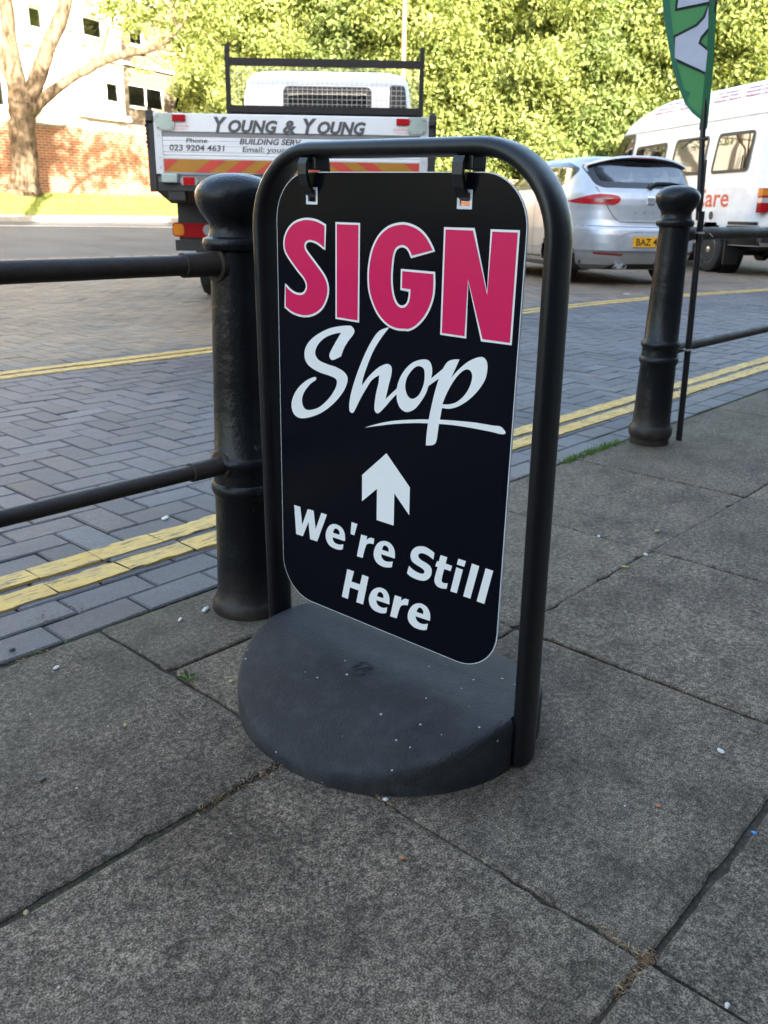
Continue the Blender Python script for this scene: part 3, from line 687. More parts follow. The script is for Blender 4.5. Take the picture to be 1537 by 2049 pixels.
# moulded rubber base: ridge under the panel, falling to a thin rounded front and back edge
ax_, by_ = .264, .247
gz = PC.z
def base_h(y):
    a = abs(y)
    return .020 + .072 * (1 - max(0, (a - .045) / .205) ** 1.35) if a > .045 else .092
def base():
    NR, NA = 26, 120; vs = []; fs = []
    def pt(rr, an):
        e = 2.05
        c, s_ = math.cos(an), math.sin(an)
        return (.022 + ax_ * rr * math.copysign(abs(c) ** (2 / e), c), by_ * rr * math.copysign(abs(s_) ** (2 / e), s_))
    rings = [0.02 + .96 * (k / NR) for k in range(NR + 1)] + [.99, .997, 1.0, 1.0]
    drops = [0] * (NR + 1) + [.0025, .0065, .013, None]
    def notch(x, y):     # recess that takes the post at each end
        for c in (UR + .0165, UL + .0165):
            if abs(y - .004) < .030 and abs(x - c) < .019: return c
        return None
    for rr, dr in zip(rings, drops):
        for k in range(NA):
            x, y = pt(rr, 2 * math.pi * k / NA)
            h = base_h(y)
            z = (h - dr) if dr is not None else 0.0
            vs.append((x, y, z - gz))
    for i in range(len(rings) - 1):
        for k in range(NA): fs.append((i * NA + k, i * NA + (k + 1) % NA, (i + 1) * NA + (k + 1) % NA, (i + 1) * NA + k))
    fs.append(tuple(range(NA)))
    fs.append(tuple((len(rings) - 1) * NA + k for k in range(NA)))
    m = MB(); m.add(vs, fs); b = m.build('rubber_base', 'rubber', sign)
    cut = MB()           # slots at both ends that take the posts
    for c in (UR + .0165, UL + .0165):
        q = 1 if c > 0 else -1
        x0, x1 = sorted((c - q * .0132, c + q * .10)); cut.box(x0, x1, .004 - .0265, .004 + .0265, -.7, .2)
    cu = cut.build('cutter', 'rubber'); md = b.modifiers.new('slot', 'BOOLEAN'); md.operation = 'DIFFERENCE'; md.object = cu; md.solver = 'EXACT'
    cu.matrix_world = sign.matrix_world.copy(); bpy.context.view_layer.update()
    dg = bpy.context.evaluated_depsgraph_get(); me = bpy.data.meshes.new_from_object(b.evaluated_get(dg)); b.modifiers.clear(); b.data = me
    bpy.data.objects.remove(cu); smooth_by(me, R(50))
    e = MB()             # moulded emblem: six-sided ring with curled arms
    zc = base_h(-.05) - gz + .0005
    hx = [(math.cos(R(60 * k + 30)) * .019, math.sin(R(60 * k + 30)) * .019) for k in range(6)]
    def strip(pts):
        e.tube([(.01 + x, -.058 + y, base_h(-.058 + y) - gz + .0004) for x, y in pts], .0011, 6)
    strip(hx[0:3]); strip(hx[3:6]); strip([hx[2], (-.006, .006), (-.012, -.002), hx[3]]); strip([hx[5], (.006, -.006), (.012, .002), hx[0]]); strip([(-.010, -.008), (0, -.003), (.004, .004), (.010, .008)])
    e.build('moulded_emblem', 'rubber', b, True)
base()

# ------------------------------------------------------------------ feather flag
def flag():
    U2 = Vector((.6919, -.7220, 0)); N2 = Vector((.7220, .6919, 0)); B = Vector((3.165, 1.338, 0))
    t = thing('feather_flag', 'green feather flag with white black-edged letter shapes on a black pole tied to the bollard', 'flag', B)
    mb = MB(); at = lambda u, z, n=0.0: tuple(U2 * u + N2 * n + Vector((0, 0, z)))
    mb.tube([at(0, 0), at(-.012, .40), at(-.026, .83)], .0115, 14); mb.build('lower_pole', 'pole', t, R(40))
    mb = MB(); mb.tube([at(-.022, .80, .03), at(-.032, .92, .032), at(-.046, 1.09, .032), at(-.057, 1.30, .03), at(-.062, 1.55, .03), at(-.075, 1.9, .03), at(-.11, 2.3, .03), at(-.2, 2.7, .03)], [.0105, .0105, .0095, .008, .007, .006, .005, .004], 12)
    mb.tube([at(-.018, .84, .03), at(-.022, 1.0, .034)], .005, 6)
    mb.build('upper_pole', 'pole', t, R(40))
    wav = lambda u, z: .03 + .010 * math.sin(z * 9 + u * 16) + .035 * max(0, -u - .05)
    fn = lambda d: (lambda u, z: at(u, z, wav(u, z) - d))
    right = [(-.034, 1.10), (-.038, 1.184), (-.043, 1.277), (-.050, 1.387), (-.055, 1.485), (-.066, 1.75), (-.09, 2.1), (-.16, 2.55), (-.22, 2.72)]
    left = [(-.36, 2.5), (-.34, 2.1), (-.29, 1.75), (-.234, 1.481), (-.220, 1.423), (-.197, 1.354), (-.175, 1.289), (-.147, 1.229), (-.117, 1.177), (-.090, 1.149), (-.062, 1.130)]
    sail = patch('flag_cloth', [right + left], fn(0), 'flag_green', t, .05)
    sleeve = [(-.060, 1.095), (-.063, 1.184), (-.068, 1.277), (-.075, 1.387), (-.081, 1.485), (-.094, 1.75), (-.12, 2.1), (-.19, 2.5)]
    patch('pole_sleeve', [right[:7] + sleeve[:7][::-1]], fn(.003), 'flag_edge', sail, .05)
    inn = [(-.325, 2.1), (-.268, 1.75), (-.212, 1.481), (-.198, 1.423), (-.178, 1.354), (-.158, 1.289), (-.136, 1.240), (-.128, 1.222), (-.106, 1.211), (-.116, 1.192), (-.100, 1.172), (-.085, 1.158), (-.061, 1.141)]
    patch('flag_border', [left[1:] + [(-.061, 1.141)] + inn[:-1][::-1]], fn(.002), 'flag_teal', sail, .05)
    w1 = [(-.189, 1.75), (-.186, 1.462), (-.084, 1.483), (-.097, 1.75)]
    w2 = [(-.084, 1.470), (-.091, 1.436), (-.114, 1.410), (-.180, 1.377), (-.173, 1.317), (-.068, 1.274), (-.070, 1.337), (-.104, 1.359), (-.099, 1.379), (-.077, 1.406)]
    for i, w in enumerate((w1, w2)):
        patch('letter_outline', [grow(w, .0085)], fn(.0015 + .0002 * i), 'flag_black', sail, .05); patch('white_letter', [w], fn(.0040), 'flag_white', sail, .05)
    for z in (.345, .758):
        mb = MB(); mb.lathe([(.0125, z - .003), (.016, z - .003), (.016, z + .003), (.0125, z + .003)], 16, c=at(-.0305 * z, 0)[:2] + (0,))
        mb.tube([at(.006, z, -.014), at(.018, z - .012, -.020)], .0015, 5); mb.tube([at(-.012, z, .008), at(-.06, z - .006, .062), at(-.10, z - .012, .05)], .0016, 5)
        mb.build('cable_tie', 'tie', t)
    mb = MB(); mb.lathe([(.010, 1.062), (.0135, 1.062), (.0135, 1.07), (.010, 1.07)], 12, c=at(-.037, 0, .032)[:2] + (0,)); mb.tube([at(-.045, 1.066, .02), at(-.08, 1.064, .02), at(-.115, 1.035, .03)], .002, 5)
    mb.build('elastic_hook', 'pole', t)
flag()

# ------------------------------------------------------------------ bodies of vehicles
class Ring:
    "vehicle shell: superelliptic plan outline whose rear, front and half width follow a table over height"
    def __init__(s, tab, m):
        s.t = np.array(tab, float); s.m = m
    def p(s, z):
        xr, xf, w = (np.interp(z, s.t[:, 0], s.t[:, k]) for k in (1, 2, 3)); return (xr + xf) / 2, (xf - xr) / 2, w
    def rear(s, y, z, d=0.0):
        cx, a, w = s.p(z); return (cx - a * (1 - min(.9999, abs(y) / w) ** s.m) ** (1 / s.m) - d, y, z)
    def front(s, y, z, d=0.0):
        cx, a, w = s.p(z); return (cx + a * (1 - min(.9999, abs(y) / w) ** s.m) ** (1 / s.m) + d, y, z)
    def side(s, x, z, sg=1, d=0.0):
        cx, a, w = s.p(z); return (x, sg * (w * (1 - min(.9999, abs(x - cx) / a) ** s.m) ** (1 / s.m) + d), z)
    def mesh(s, name, mat, parent, dz=.03, ds=.05, holes=(), arches=(), extra=()):
        z0, z1 = s.t[0, 0], s.t[-1, 0]
        zs = sorted(set([round(z0 + (z1 - z0) * k / int((z1 - z0) / dz), 4) for k in range(int((z1 - z0) / dz) + 1)] + [float(q) for q in s.t[:, 0]] + list(extra)))
        N = int(11.0 / ds); V = []; F = []
        for z in zs:
            cx, a, w = s.p(z); th = np.linspace(0, 2 * np.pi, 4001); c, sn = np.cos(th), np.sin(th)
            x = cx - a * np.sign(c) * np.abs(c) ** (2 / s.m); y = w * np.sign(sn) * np.abs(sn) ** (2 / s.m)
            L = np.concatenate([[0], np.cumsum(np.hypot(np.diff(x), np.diff(y)))]); q = np.linspace(0, L[-1], N, endpoint=False)
            V += list(zip(np.interp(q, L, x), np.interp(q, L, y), [z] * N))
        def inside(poly, px, py):
            r = False
            for i in range(len(poly)):
                (x1, y1), (x2, y2) = poly[i - 1], poly[i]
                if (y1 > py) != (y2 > py) and px < (x2 - x1) * (py - y1) / (y2 - y1) + x1: r = not r
            return r
        for i in range(len(zs) - 1):
            for k in range(N):
                f = (i * N + k, (i + 1) * N + k, (i + 1) * N + (k + 1) % N, i * N + (k + 1) % N)
                c = [sum(V[j][d] for j in f) / 4 for d in range(3)]; cx = s.p(c[2])[0]
                kill = False
                for kind, poly in holes:
                    if kind == 'rear' and c[0] < cx - .6 and inside(poly, c[1], c[2]): kill = True
                    if kind == 'front' and c[0] > cx + .1 and inside(poly, c[1], c[2]): kill = True
                    if kind == 'side' and abs(c[1]) > .5 and inside(poly, c[0], c[2]): kill = True
                for ax, az, ar in arches:
                    if abs(c[1]) > .5 and math.hypot(c[0] - ax, c[2] - az) < ar: kill = True
                if not kill: F.append(f)
        F.append(tuple((len(zs) - 1) * N + k for k in range(N - 1, -1, -1)))
        mb = MB(); mb.add(V, F)
        o = mb.build(name, mat, parent, R(32), fix=False)
        bm = bmesh.new(); bm.from_mesh(o.data); loose = [v for v in bm.verts if not v.link_faces]; bmesh.ops.delete(bm, geom=loose, context='VERTS')
        bm.normal_update(); f0 = max(bm.faces, key=lambda f: f.calc_center_median().z)
        if f0.normal.z < 0: bmesh.ops.reverse_faces(bm, faces=bm.faces)
        bm.to_mesh(o.data); bm.free(); return o
def wheel(parent, x, y, r, w, sg, rimr=.62):
    e = bpy.data.objects.new('wheel', None); COL.objects.link(e); e.parent = parent; e.location = (x, y, r)
    mb = MB(); prof = [(r * rimr, -w / 2), (r * .86, -w / 2), (r * .965, -w * .44), (r, -w * .30), (r, w * .30), (r * .965, w * .44), (r * .86, w / 2), (r * rimr, w / 2)]
    mb.lathe(prof, 40, axis='y', cap=False); mb.lathe([(r * rimr, -w / 2 + .01), (r * rimr, w / 2 - .01)], 40, axis='y'); mb.build('tyre', 'tyre', e, R(35))
    mb = MB(); f = sg * (w / 2 - .012)
    mb.lathe([(r * rimr * .99, f), (r * rimr * .93, f + sg * .006), (r * rimr * .90, f - sg * .02)], 40, axis='y', cap=False)
    for k in range(5):
        a = 2 * math.pi * k / 5; c, s_ = math.cos(a), math.sin(a); p = r * rimr * .92; q = .03
        mb.add([(c * .03 - s_ * q, f, s_ * .03 + c * q), (c * p - s_ * q * 1.2, f - sg * .01, s_ * p + c * q * 1.2), (c * p + s_ * q * 1.2, f - sg * .01, s_ * p - c * q * 1.2), (c * .03 + s_ * q, f, s_ * .03 - c * q)], [(0, 1, 2, 3)])
    mb.lathe([(.05, f), (.04, f + sg * .006)], 16, axis='y'); mb.build('rim', 'rim', e, R(35)); return e

# ------------------------------------------------------------------ flatbed truck
def truck():
    t = thing('flatbed_truck', 'white flatbed truck lettered YOUNG & YOUNG above a red and amber striped tailgate', 'truck', (4.626, 5.152, 0), .736)
    # tailgate, facing -x; y to the left. Horizontal extrusion profile
    tg = MB(); prof = [(0, 1.054), (0, 1.150), (-.004, 1.152), (-.004, 1.166), (.004, 1.170), (-.003, 1.182), (.004, 1.187), (.004, 1.197), (-.001, 1.200), (-.001, 1.232), (.003, 1.236), (-.001, 1.240), (-.001, 1.268), (.003, 1.272), (-.001, 1.276), (-.001, 1.296), (.006, 1.300), (.006, 1.332), (-.006, 1.336), (-.006, 1.452), (0, 1.458), (.03, 1.458), (.03, 1.054)]
    tg.prism(prof, -.945, .945, 'xz'); tail = tg.build('tailgate', 'alu_white', t)
    for s_ in (1, -1):
        sd = MB(); sd.prism([(-.008, 1.045), (-.008, 1.462), (.032, 1.462), (.032, 1.045)], s_ * .945, s_ * 1.0, 'xz')
        for z in (1.09, 1.16, 1.31): sd.lathe([(.008, -.004), (.006, -.010)], 10, c=(-.006, s_ * .972, z), axis='x')
        sd.build('end_frame', 'alu', tail)
    gs = MB(); gs.prism([(.0045, 1.3), (.0045, 1.332), (.0058, 1.332), (.0058, 1.3)], -.944, .944, 'xz'); gs.build('grey_strip', 'alu_dark', tail)
    chv = MB(); z0, z1 = 1.058, 1.147
    def clip_stripe(a0, a1, lean_):   # stripe from bottom a0..a1 shifted by lean_ at the top
        return [(a0, z0), (a1, z0), (a1 + lean_, z1), (a0 + lean_, z1)]
    chv.add([(-.0025, .94, z0), (-.0025, -.94, z0), (-.0025, -.94, z1), (-.0025, .94, z1)], [(0, 1, 2, 3)], 0)
    for k in range(-9, 10):
        c = k * .222
        if abs(c) > .88: continue
        if c > .02: poly = clip_stripe(c - .055, c + .055, -.13)
        elif c < -.02: poly = clip_stripe(c - .055, c + .055, .13)
        else: continue
        poly = [(max(-.94, min(.94, y)), z) for y, z in poly]
        chv.add([(-.0045, y, z) for y, z in poly], [(0, 1, 2, 3)], 1)
    for s_ in (1, -1): chv.add([(-.0046, s_ * .94, z0), (-.0046, s_ * .94, z1), (-.0046, s_ * .83, z1)], [(0, 1, 2)], 1)
    chv.build('chevron_strip', ['chev_amb', 'chev_red'], tail, fix=False)
    lt = MB(); on = lambda x_: (lambda a, b: (x_, a, b))
    top = on(-.0078); low = on(-.0028)
    KW = dict(shear=.26, bold=.048)
    for w_, a0, a1, cp in (('Y', .562, .462, .095), ('OUNG', .458, .097, .078), ('&', .060, -.038, .082), ('Y', -.088, -.188, .095), ('OUNG', -.192, -.545, .078)): text_fit(lt, w_, a0, a1, 1.338, cp, top, **KW)
    lt.build('heading_lettering', 'letter_grey', tail, fix=False); lt = MB()
    text_fit(lt, 'Phone', .770, .615, 1.262, .030, low, shear=.12, bold=.016); lt.build('phone_word', 'letter_grey', tail, fix=False); lt = MB()
    text_fit(lt, '023 9204 4631', .895, .490, 1.207, .040, low, shear=.1, bold=.02)
    lt.build('phone_lettering', 'letter_grey', tail, fix=False); lt = MB()
    text_fit(lt, 'BUILDING SERV', .380, -.075, 1.257, .038, low, shear=.22, bold=.034)
    text_fit(lt, 'Email: younga', .360, -.02, 1.205, .036, low, shear=.1, bold=.016)
    lt.build('service_lettering', 'letter_grey', tail, fix=False)
    for s_ in (1, -1):
        a = MB(); a.box(-.022, -.007, min(s_ * .765, s_ * .862), max(s_ * .765, s_ * .862), 1.402, 1.448, ch=.004); a.build('red_reflector', 'red_lens', tail)
        a = MB(); vs, fs = flat([rrect(-.075, .075, -.055, .055, .02, 4)]); o_ = (s_ * .915, 1.400)
        pl = [(o_[0] + u * .92, o_[1] + v) for u, v in rrect(-.075, .075, -.055, .055, .02, 4)]
        a.prism(pl, -.017, -.0065, 'yz')
        for du in (-.05, .05):
            for dv in (-.037, .037): a.lathe([(.009, -.018), (.006, -.024)], 8, c=(0, o_[0] + du, o_[1] + dv), axis='x')
        a.build('hinge_plate', 'zinc_green', tail)
        a = MB()
        text_fit(a, 'CAUTION', s_ * .81 + .065, s_ * .81 - .065, 1.366, .014, top, bold=.01); text_fit(a, 'STAND CLEAR OF', s_ * .81 + .06, s_ * .81 - .06, 1.354, .007, top); text_fit(a, 'TAILGATE', s_ * .81 + .04, s_ * .81 - .04, 1.344, .006, top)
        a.build('caution_sticker', 'sticker_red', tail, fix=False)
        # black corner posts with latches
        a = MB(); a.box(.0, .07, min(s_ * 1.004, s_ * 1.058), max(s_ * 1.004, s_ * 1.058), .92, 1.475, ch=.006)
        a.box(-.03, .02, min(s_ * 1.0, s_ * 1.05), max(s_ * 1.0, s_ * 1.05), 1.40, 1.44, ch=.006); a.lathe([(.016, 1.44), (.02, 1.455), (.016, 1.49)], 10, c=(.02, s_ * 1.03, 0))
        for k in range(7): a.lathe([(.010, 0), (.012, .006), (.010, .012)], 8, c=(-.006, s_ * (1.045 + .006 * (k % 2)), 1.40 - .028 * k), axis='y')
        a.build('corner_post', 'chassis', t)
        a = MB(); a.box(-.03, .03, min(s_ * .845, s_ * .96), max(s_ * .845, s_ * .96), .985, 1.048, ch=.006); a.build('tailgate_catch', 'zinc_green', t)
        a = MB(); a.box(.02, .10, min(s_ * .80, s_ * .93), max(s_ * .80, s_ * .93), .86, .985, ch=.008); a.build('catch_bracket', 'chassis', t)
        # drop sides
        a = MB(); y0, y1 = sorted((s_ * 1.01, s_ * 1.04))
        for k in range(4): a.box(.08, 3.55, y0, y1, 1.06 + k * .10, 1.152 + k * .10, ch=.006)
        a.build('drop_side', 'alu', t)
        # rear lights on the bar below
        lx = .60; yo, yi = s_ * 1.05, s_ * .62
        a = MB(); a.prism(rounded([(yo, .585), (yi, .575), (yi, .690), (yo, .695)], .035), lx, lx + .07, 'yz'); lamp = a.build('tail_lamp', 'red_lens', t)
        a = MB(); a.prism(rounded([(s_ * 1.043, .595), (s_ * .955, .595), (s_ * .955, .685), (s_ * 1.043, .685)], .03), lx - .004, lx + .01, 'yz'); a.build('indicator_lens', 'amber_lens', lamp)
        a = MB(); a.lathe([(.042, lx - .012), (.040, lx - .004), (.042, lx + .01)], 24, c=(0, s_ * .755, .640), axis='x'); a.build('reversing_lens', 'clear_lens', lamp)
        a = MB(); a.box(lx - .01, lx + .03, min(s_ * 1.03, s_ * .5), max(s_ * 1.03, s_ * .5), .475, .560, ch=.004); a.build('number_bracket', 'chassis', t)
        a = MB(); a.prism(rounded([(s_ * .815, .968), (s_ * .715, .968), (s_ * .695, .998), (s_ * .715, 1.028), (s_ * .815, 1.028), (s_ * .835, .998)], .004), .006, .03, 'yz'); mk = a.build('side_marker', 'clear_lens', t)
        a = MB(); a.box(-.002, .008, min(s_ * .722, s_ * .808), max(s_ * .722, s_ * .808), .970, 1.026); a.build('marker_lens', 'red_lens', mk)
        for yy in (.985, .74): wheel(t, 2.0, s_ * yy, .335, .205, s_)
        wheel(t, 5.0, s_ * .85, .335, .21, s_)
        a = MB(); a.box(1.58, 1.60, min(s_ * .62, s_ * 1.07), max(s_ * .62, s_ * 1.07), .36, .66); a.build('mud_flap', 'chassis', t)
        a = MB(); a.box(.58, .72, min(s_ * .30, s_ * .46), max(s_ * .30, s_ * .46), .45, .92, ch=.01)
        a.box(.60, .66, min(s_ * .60, s_ * 1.0), max(s_ * .60, s_ * 1.0), .69, .93); a.build('lamp_hanger', 'chassis', t)
    a = MB(); a.box(.03, 3.58, -1.04, 1.04, .985, 1.045, ch=.006); a.build('bed_floor', 'alu_dark', t)
    a = MB(); a.prism([(.01, .985), (.01, .93), (.5, .84), (3.4, .84), (3.4, .985)], -1.02, 1.02, 'xz'); a.box(.03, .08, -1.0, 1.0, .925, .99, ch=.004); a.build('bed_subframe', 'chassis', t)
    a = MB()
    for s_ in (1, -1): a.box(.5, 5.6, min(s_ * .34, s_ * .42), max(s_ * .34, s_ * .42), .50, .84, ch=.01)
    a.box(.62, .70, -1.0, 1.0, .56, .62); a.lathe([(.12, -.8), (.12, .8)], 20, c=(2.05, 0, .335), axis='y'); a.build('chassis_frame', 'chassis', t)
    a = MB(); a.tube([(.40, .80, .90), (.39, .78, .83), (.37, .77, .80)], .005, 6); a.build('loose_strap', 'chev_red', t)
    # headboard with mesh
    a = MB(); hx = 3.61
    for s_ in (1, -1): a.box(hx, hx + .05, min(s_ * 1.035, s_ * 1.085), max(s_ * 1.035, s_ * 1.085), 1.0, 2.49, ch=.004)
    a.box(hx, hx + .05, -1.034, 1.034, 2.285, 2.360, ch=.004); a.box(hx, hx + .05, -1.034, 1.034, 1.815, 1.890, ch=.004); a.box(hx, hx + .05, -1.034, 1.034, 1.05, 1.10, ch=.004)
    a.prism([(hx + .02, 1.10), (hx + .03, 1.10), (hx + .03, 1.815), (hx + .02, 1.815)], -1.034, 1.034, 'xz')
    hb = a.build('headboard', 'frame_grey', t)
    a = MB(); d = .0017
    for k in range(38):
        y = -1.03 + 2.06 * (k + .5) / 38; a.box(hx + .018, hx + .018 + 2 * d, y - d, y + d, 1.89, 2.285)
    for k in range(8):
        z = 1.89 + .395 * (k + .5) / 8; a.box(hx + .0226, hx + .0226 + 2 * d, -1.034, 1.034, z - d, z + d)
    a.build('wire_mesh', 'galv', hb)
    # cab
    cab = Ring([(.45, 3.86, 5.75, .90), (.9, 3.86, 5.8, .985), (1.35, 3.86, 5.78, 1.0), (1.6, 3.87, 5.62, .99), (2.05, 3.90, 5.30, .955), (2.20, 3.93, 5.16, .925), (2.27, 3.99, 5.02, .86), (2.302, 4.10, 4.85, .74), (2.31, 4.25, 4.7, .5)], 9)
    wp = rounded([(.475, 1.70), (.475, 2.115), (-.50, 2.115), (-.50, 1.70)], .06); sp_ = rounded([(-.725, 1.72), (-.725, 2.145), (-.875, 2.145), (-.925, 1.72)], .03)
    ws = rounded([(.82, 1.5), (.74, 2.1), (-.74, 2.1), (-.82, 1.5)], .08); sw_ = rounded([(4.5, 1.45), (4.5, 2.08), (5.1, 2.08), (5.42, 1.5)], .06)
    cb = cab.mesh('cab', 'cab_white', t, .035, .05, holes=[('rear', grow(wp, -.02)), ('rear', grow(sp_, -.015)), ('front', grow(ws, -.03)), ('side', grow(sw_, -.02))], arches=[(5.0, .335, .40)])
    for nm, pl in (('rear_window', wp), ('small_rear_window', sp_)):
        f = patch(nm, [grow(pl, .012), grow(pl, -.045)], lambda y, z: cab.rear(y, z, .006), 'black_trim', cb); patch('glass', [grow(pl, -.03)], lambda y, z: cab.rear(y, z, .004), 'glass_cab', f)
    f = patch('windscreen', [grow(ws, .02), grow(ws, -.06)], lambda y, z: cab.front(y, z, .006), 'black_trim', cb); patch('glass', [grow(ws, -.04)], lambda y, z: cab.front(y, z, .004), 'glass', f)
    for s_ in (1, -1):
        f = patch('side_window', [grow(sw_, .015), grow(sw_, -.05)], lambda x, z, q=s_: cab.side(x, z, q, .006), 'black_trim', cb); patch('glass', [grow(sw_, -.03)], lambda x, z, q=s_: cab.side(x, z, q, .004), 'glass', f)
    a = MB()
    for yy in (.55, -.1, -.6): a.box(4.15, 4.30, yy - .22, yy + .22, 1.0, 1.72, ch=.05); a.box(4.17, 4.27, yy - .13, yy + .13, 1.74, 1.92, ch=.04)
    a.build('seats', 'seat', t, R(40))
truck()

# ------------------------------------------------------------------ silver hatchback
def car():
    t = thing('hatchback_car', 'silver five door hatchback with a yellow plate starting BAZ 44, parked behind the flag bollard', 'car', (10.193, 4.96, 0), 1.0247)
    b = Ring([(.19, .16, 4.10, .78), (.25, .07, 4.20, .85), (.34, .03, 4.27, .872), (.405, .012, 4.29, .878), (.412, -.012, 4.29, .880), (.50, -.008, 4.31, .884), (.60, .004, 4.32, .886), (.655, .022, 4.31, .888), (.70, .058, 4.28, .887), (.76, .078, 4.24, .885), (.86, .092, 4.06, .880), (.93, .10, 3.70, .874), (1.0, .118, 3.26, .864), (1.07, .150, 3.02, .848), (1.13, .200, 2.86, .826),
              (1.25, .285, 2.58, .790), (1.36, .375, 2.31, .752), (1.41, .425, 2.18, .725), (1.45, .470, 2.05, .690), (1.475, .53, 1.92, .635), (1.49, .66, 1.75, .54), (1.498, .95, 1.6, .35)], 4.6)
    rw = rounded([(.690, 1.370), (.640, 1.170), (.575, 1.135), (-.575, 1.135), (-.640, 1.170), (-.690, 1.370), (-.60, 1.415), (-.35, 1.440), (.35, 1.440), (.60, 1.415)], .04)
    ws = rounded([(.60, 1.38), (.74, 1.10), (-.74, 1.10), (-.60, 1.38)], .06)
    s1 = rounded([(.60, 1.335), (.84, 1.405), (1.40, 1.430), (1.40, 1.130), (.93, 1.140), (.74, 1.20)], .05); s2 = rounded([(1.47, 1.430), (1.95, 1.415), (2.30, 1.33), (2.72, 1.125), (1.47, 1.128)], .05)
    arches = [(.80, .31, .365), (3.37, .31, .365)]
    body = b.mesh('body', 'silver', t, .03, .045, holes=[('rear', grow(rw, -.03)), ('front', grow(ws, -.03)), ('side', grow(s1, -.02)), ('side', grow(s2, -.02))], arches=arches)
    rr = lambda d: (lambda y, z: b.rear(y, z, d))
    f = patch('rear_window', [grow(rw, .012), grow(rw, -.055)], rr(.004), 'gloss_black', body, .05); patch('glass', [grow(rw, -.04)], rr(.002), 'glass', f, .05)
    f = patch('windscreen', [grow(ws, .012), grow(ws, -.06)], lambda y, z: b.front(y, z, .004), 'gloss_black', body, .05); patch('glass', [grow(ws, -.045)], lambda y, z: b.front(y, z, .002), 'glass', f, .05)
    for sg in (1, -1):
        for nm, w in (('rear_side_window', s1), ('front_side_window', s2)):
            f = patch(nm, [grow(w, .012), grow(w, -.035)], lambda x, z, q=sg: b.side(x, z, q, .004), 'gloss_black', body, .05); patch('glass', [grow(w, -.022)], lambda x, z, q=sg: b.side(x, z, q, .002), 'glass', f, .05)
        f = patch('quarter_bar', [[(.93, 1.15), (.965, 1.15), (1.02, 1.405), (.985, 1.402)]], lambda x, z, q=sg: b.side(x, z, q, .006), 'gloss_black', body, .05)
        # tail lamp wrapping round the corner
        lp = smooth_poly([(.845, .962, 1), (.79, 1.005), (.70, 1.042), (.60, 1.052), (.45, 1.038), (.40, 1.010, 1), (.42, .965), (.49, .935), (.62, .932), (.78, .942)], 4)
        lp = [(sg * y, z) for y, z in lp]
        lamp = patch('tail_lamp', [lp], rr(.010), 'red_lens', body, .03)
        patch('lamp_core', [[(sg * y, z) for y, z in smooth_poly([(.70, .985), (.60, 1.02), (.50, 1.012), (.52, .975), (.62, .962)], 4)]], rr(.0125), 'red_dark', lamp, .03)
        patch('bumper_reflector', [[(sg * y, z) for y, z in ((.68, .395), (.36, .378), (.37, .356), (.67, .370))]], rr(.006), 'dark_red', body, .04)
        # rear arch liner and wheels
        for ax in (.80, 3.37):
            a = MB(); a.lathe([(.372, sg * .55), (.372, sg * .80)], 40, c=(ax, 0, .31), axis='y', cap=False); a.lathe([(.37, sg * .548), (.01, sg * .548)], 40, c=(ax, 0, .31), axis='y', cap=False)
            a.v = [(x, y, max(z, .17)) for x, y, z in a.v]; a.build('wheel_arch', 'black_trim', t)
            wheel(t, ax, sg * .755, .312, .215, sg)
        a = MB(); a.box(2.60, 2.78, min(sg * .86, sg * 1.03), max(sg * .86, sg * 1.03), 1.05, 1.18, ch=.03); a.build('door_mirror', 'silver', t, True)
        for xx in (1.42, 2.5):
            patch('door_seam', [[(xx - .004, .32), (xx + .004, .32), (xx + .004, 1.12), (xx - .004, 1.12)]], lambda x, z, q=sg: b.side(x, z, q, .0015), 'black_trim', body, .05)
        patch('sill_line', [[(1.20, .300), (2.95, .300), (2.95, .314), (1.20, .314)]], lambda x, z, q=sg: b.side(x, z, q, .003), 'black_trim', body, .05)
    # tailgate seam, bumper line
    def seam(name, pts, w=.0045, d=.002, mat='black_trim'):
        pts = [Vector(p) for p in pts]; A = []; B_ = []
        for i, p in enumerate(pts):
            tt = (pts[min(i + 1, len(pts) - 1)] - pts[max(i - 1, 0)]).normalized(); n = Vector((-tt.y, tt.x)); A.append(tuple(p + n * w)); B_.append(tuple(p - n * w))
        return patch(name, [A + B_[::-1]], rr(d), mat, body, .04)
    half = [(.645, 1.135), (.61, 1.02), (.56, .92), (.50, .82), (.455, .77), (.40, .742)]
    sm = half + [(.2, .738), (0, .737), (-.2, .738)] + [(-y, z) for y, z in half[::-1]]
    seam('tailgate_seam', sm)
    seam('bumper_seam', [(.87, .690), (.7, .694), (.5, .690), (.3, .688), (0, .687), (-.3, .688), (-.5, .690), (-.7, .694), (-.87, .690)], .003)
    # recessed plate panel: raised lip above and below
    pn = MB()
    recess = [(.70, .418), (.36, .612), (.28, .632), (-.28, .632), (-.36, .612), (-.70, .418)]
    patch('plate_recess', [recess], rr(.003), 'silver_trim', body, .05)
    seam('recess_lip', [(.72, .416), (.37, .614), (.28, .636), (0, .638), (-.28, .636), (-.37, .614), (-.72, .416)], .006, .014, 'silver_trim')
    seam('bumper_ledge', [(.80, .410), (.5, .406), (0, .404), (-.5, .406), (-.80, .410)], .009, .018, 'silver_trim')
    patch('lower_valance', [[(.52, .20), (.44, .262), (-.44, .262), (-.52, .20)]], rr(.006), 'black_trim', body, .05)
    a = MB(); a.lathe([(.026, -.02), (.032, -.02), (.032, .18), (.026, .18)], 16, c=(.04, .40, .235), axis='x'); a.lathe([(.026, -.02), (.032, -.02), (.032, .18)], 16, c=(.04, .33, .235), axis='x', cap=False); a.build('exhaust', 'galv', t, R(40))
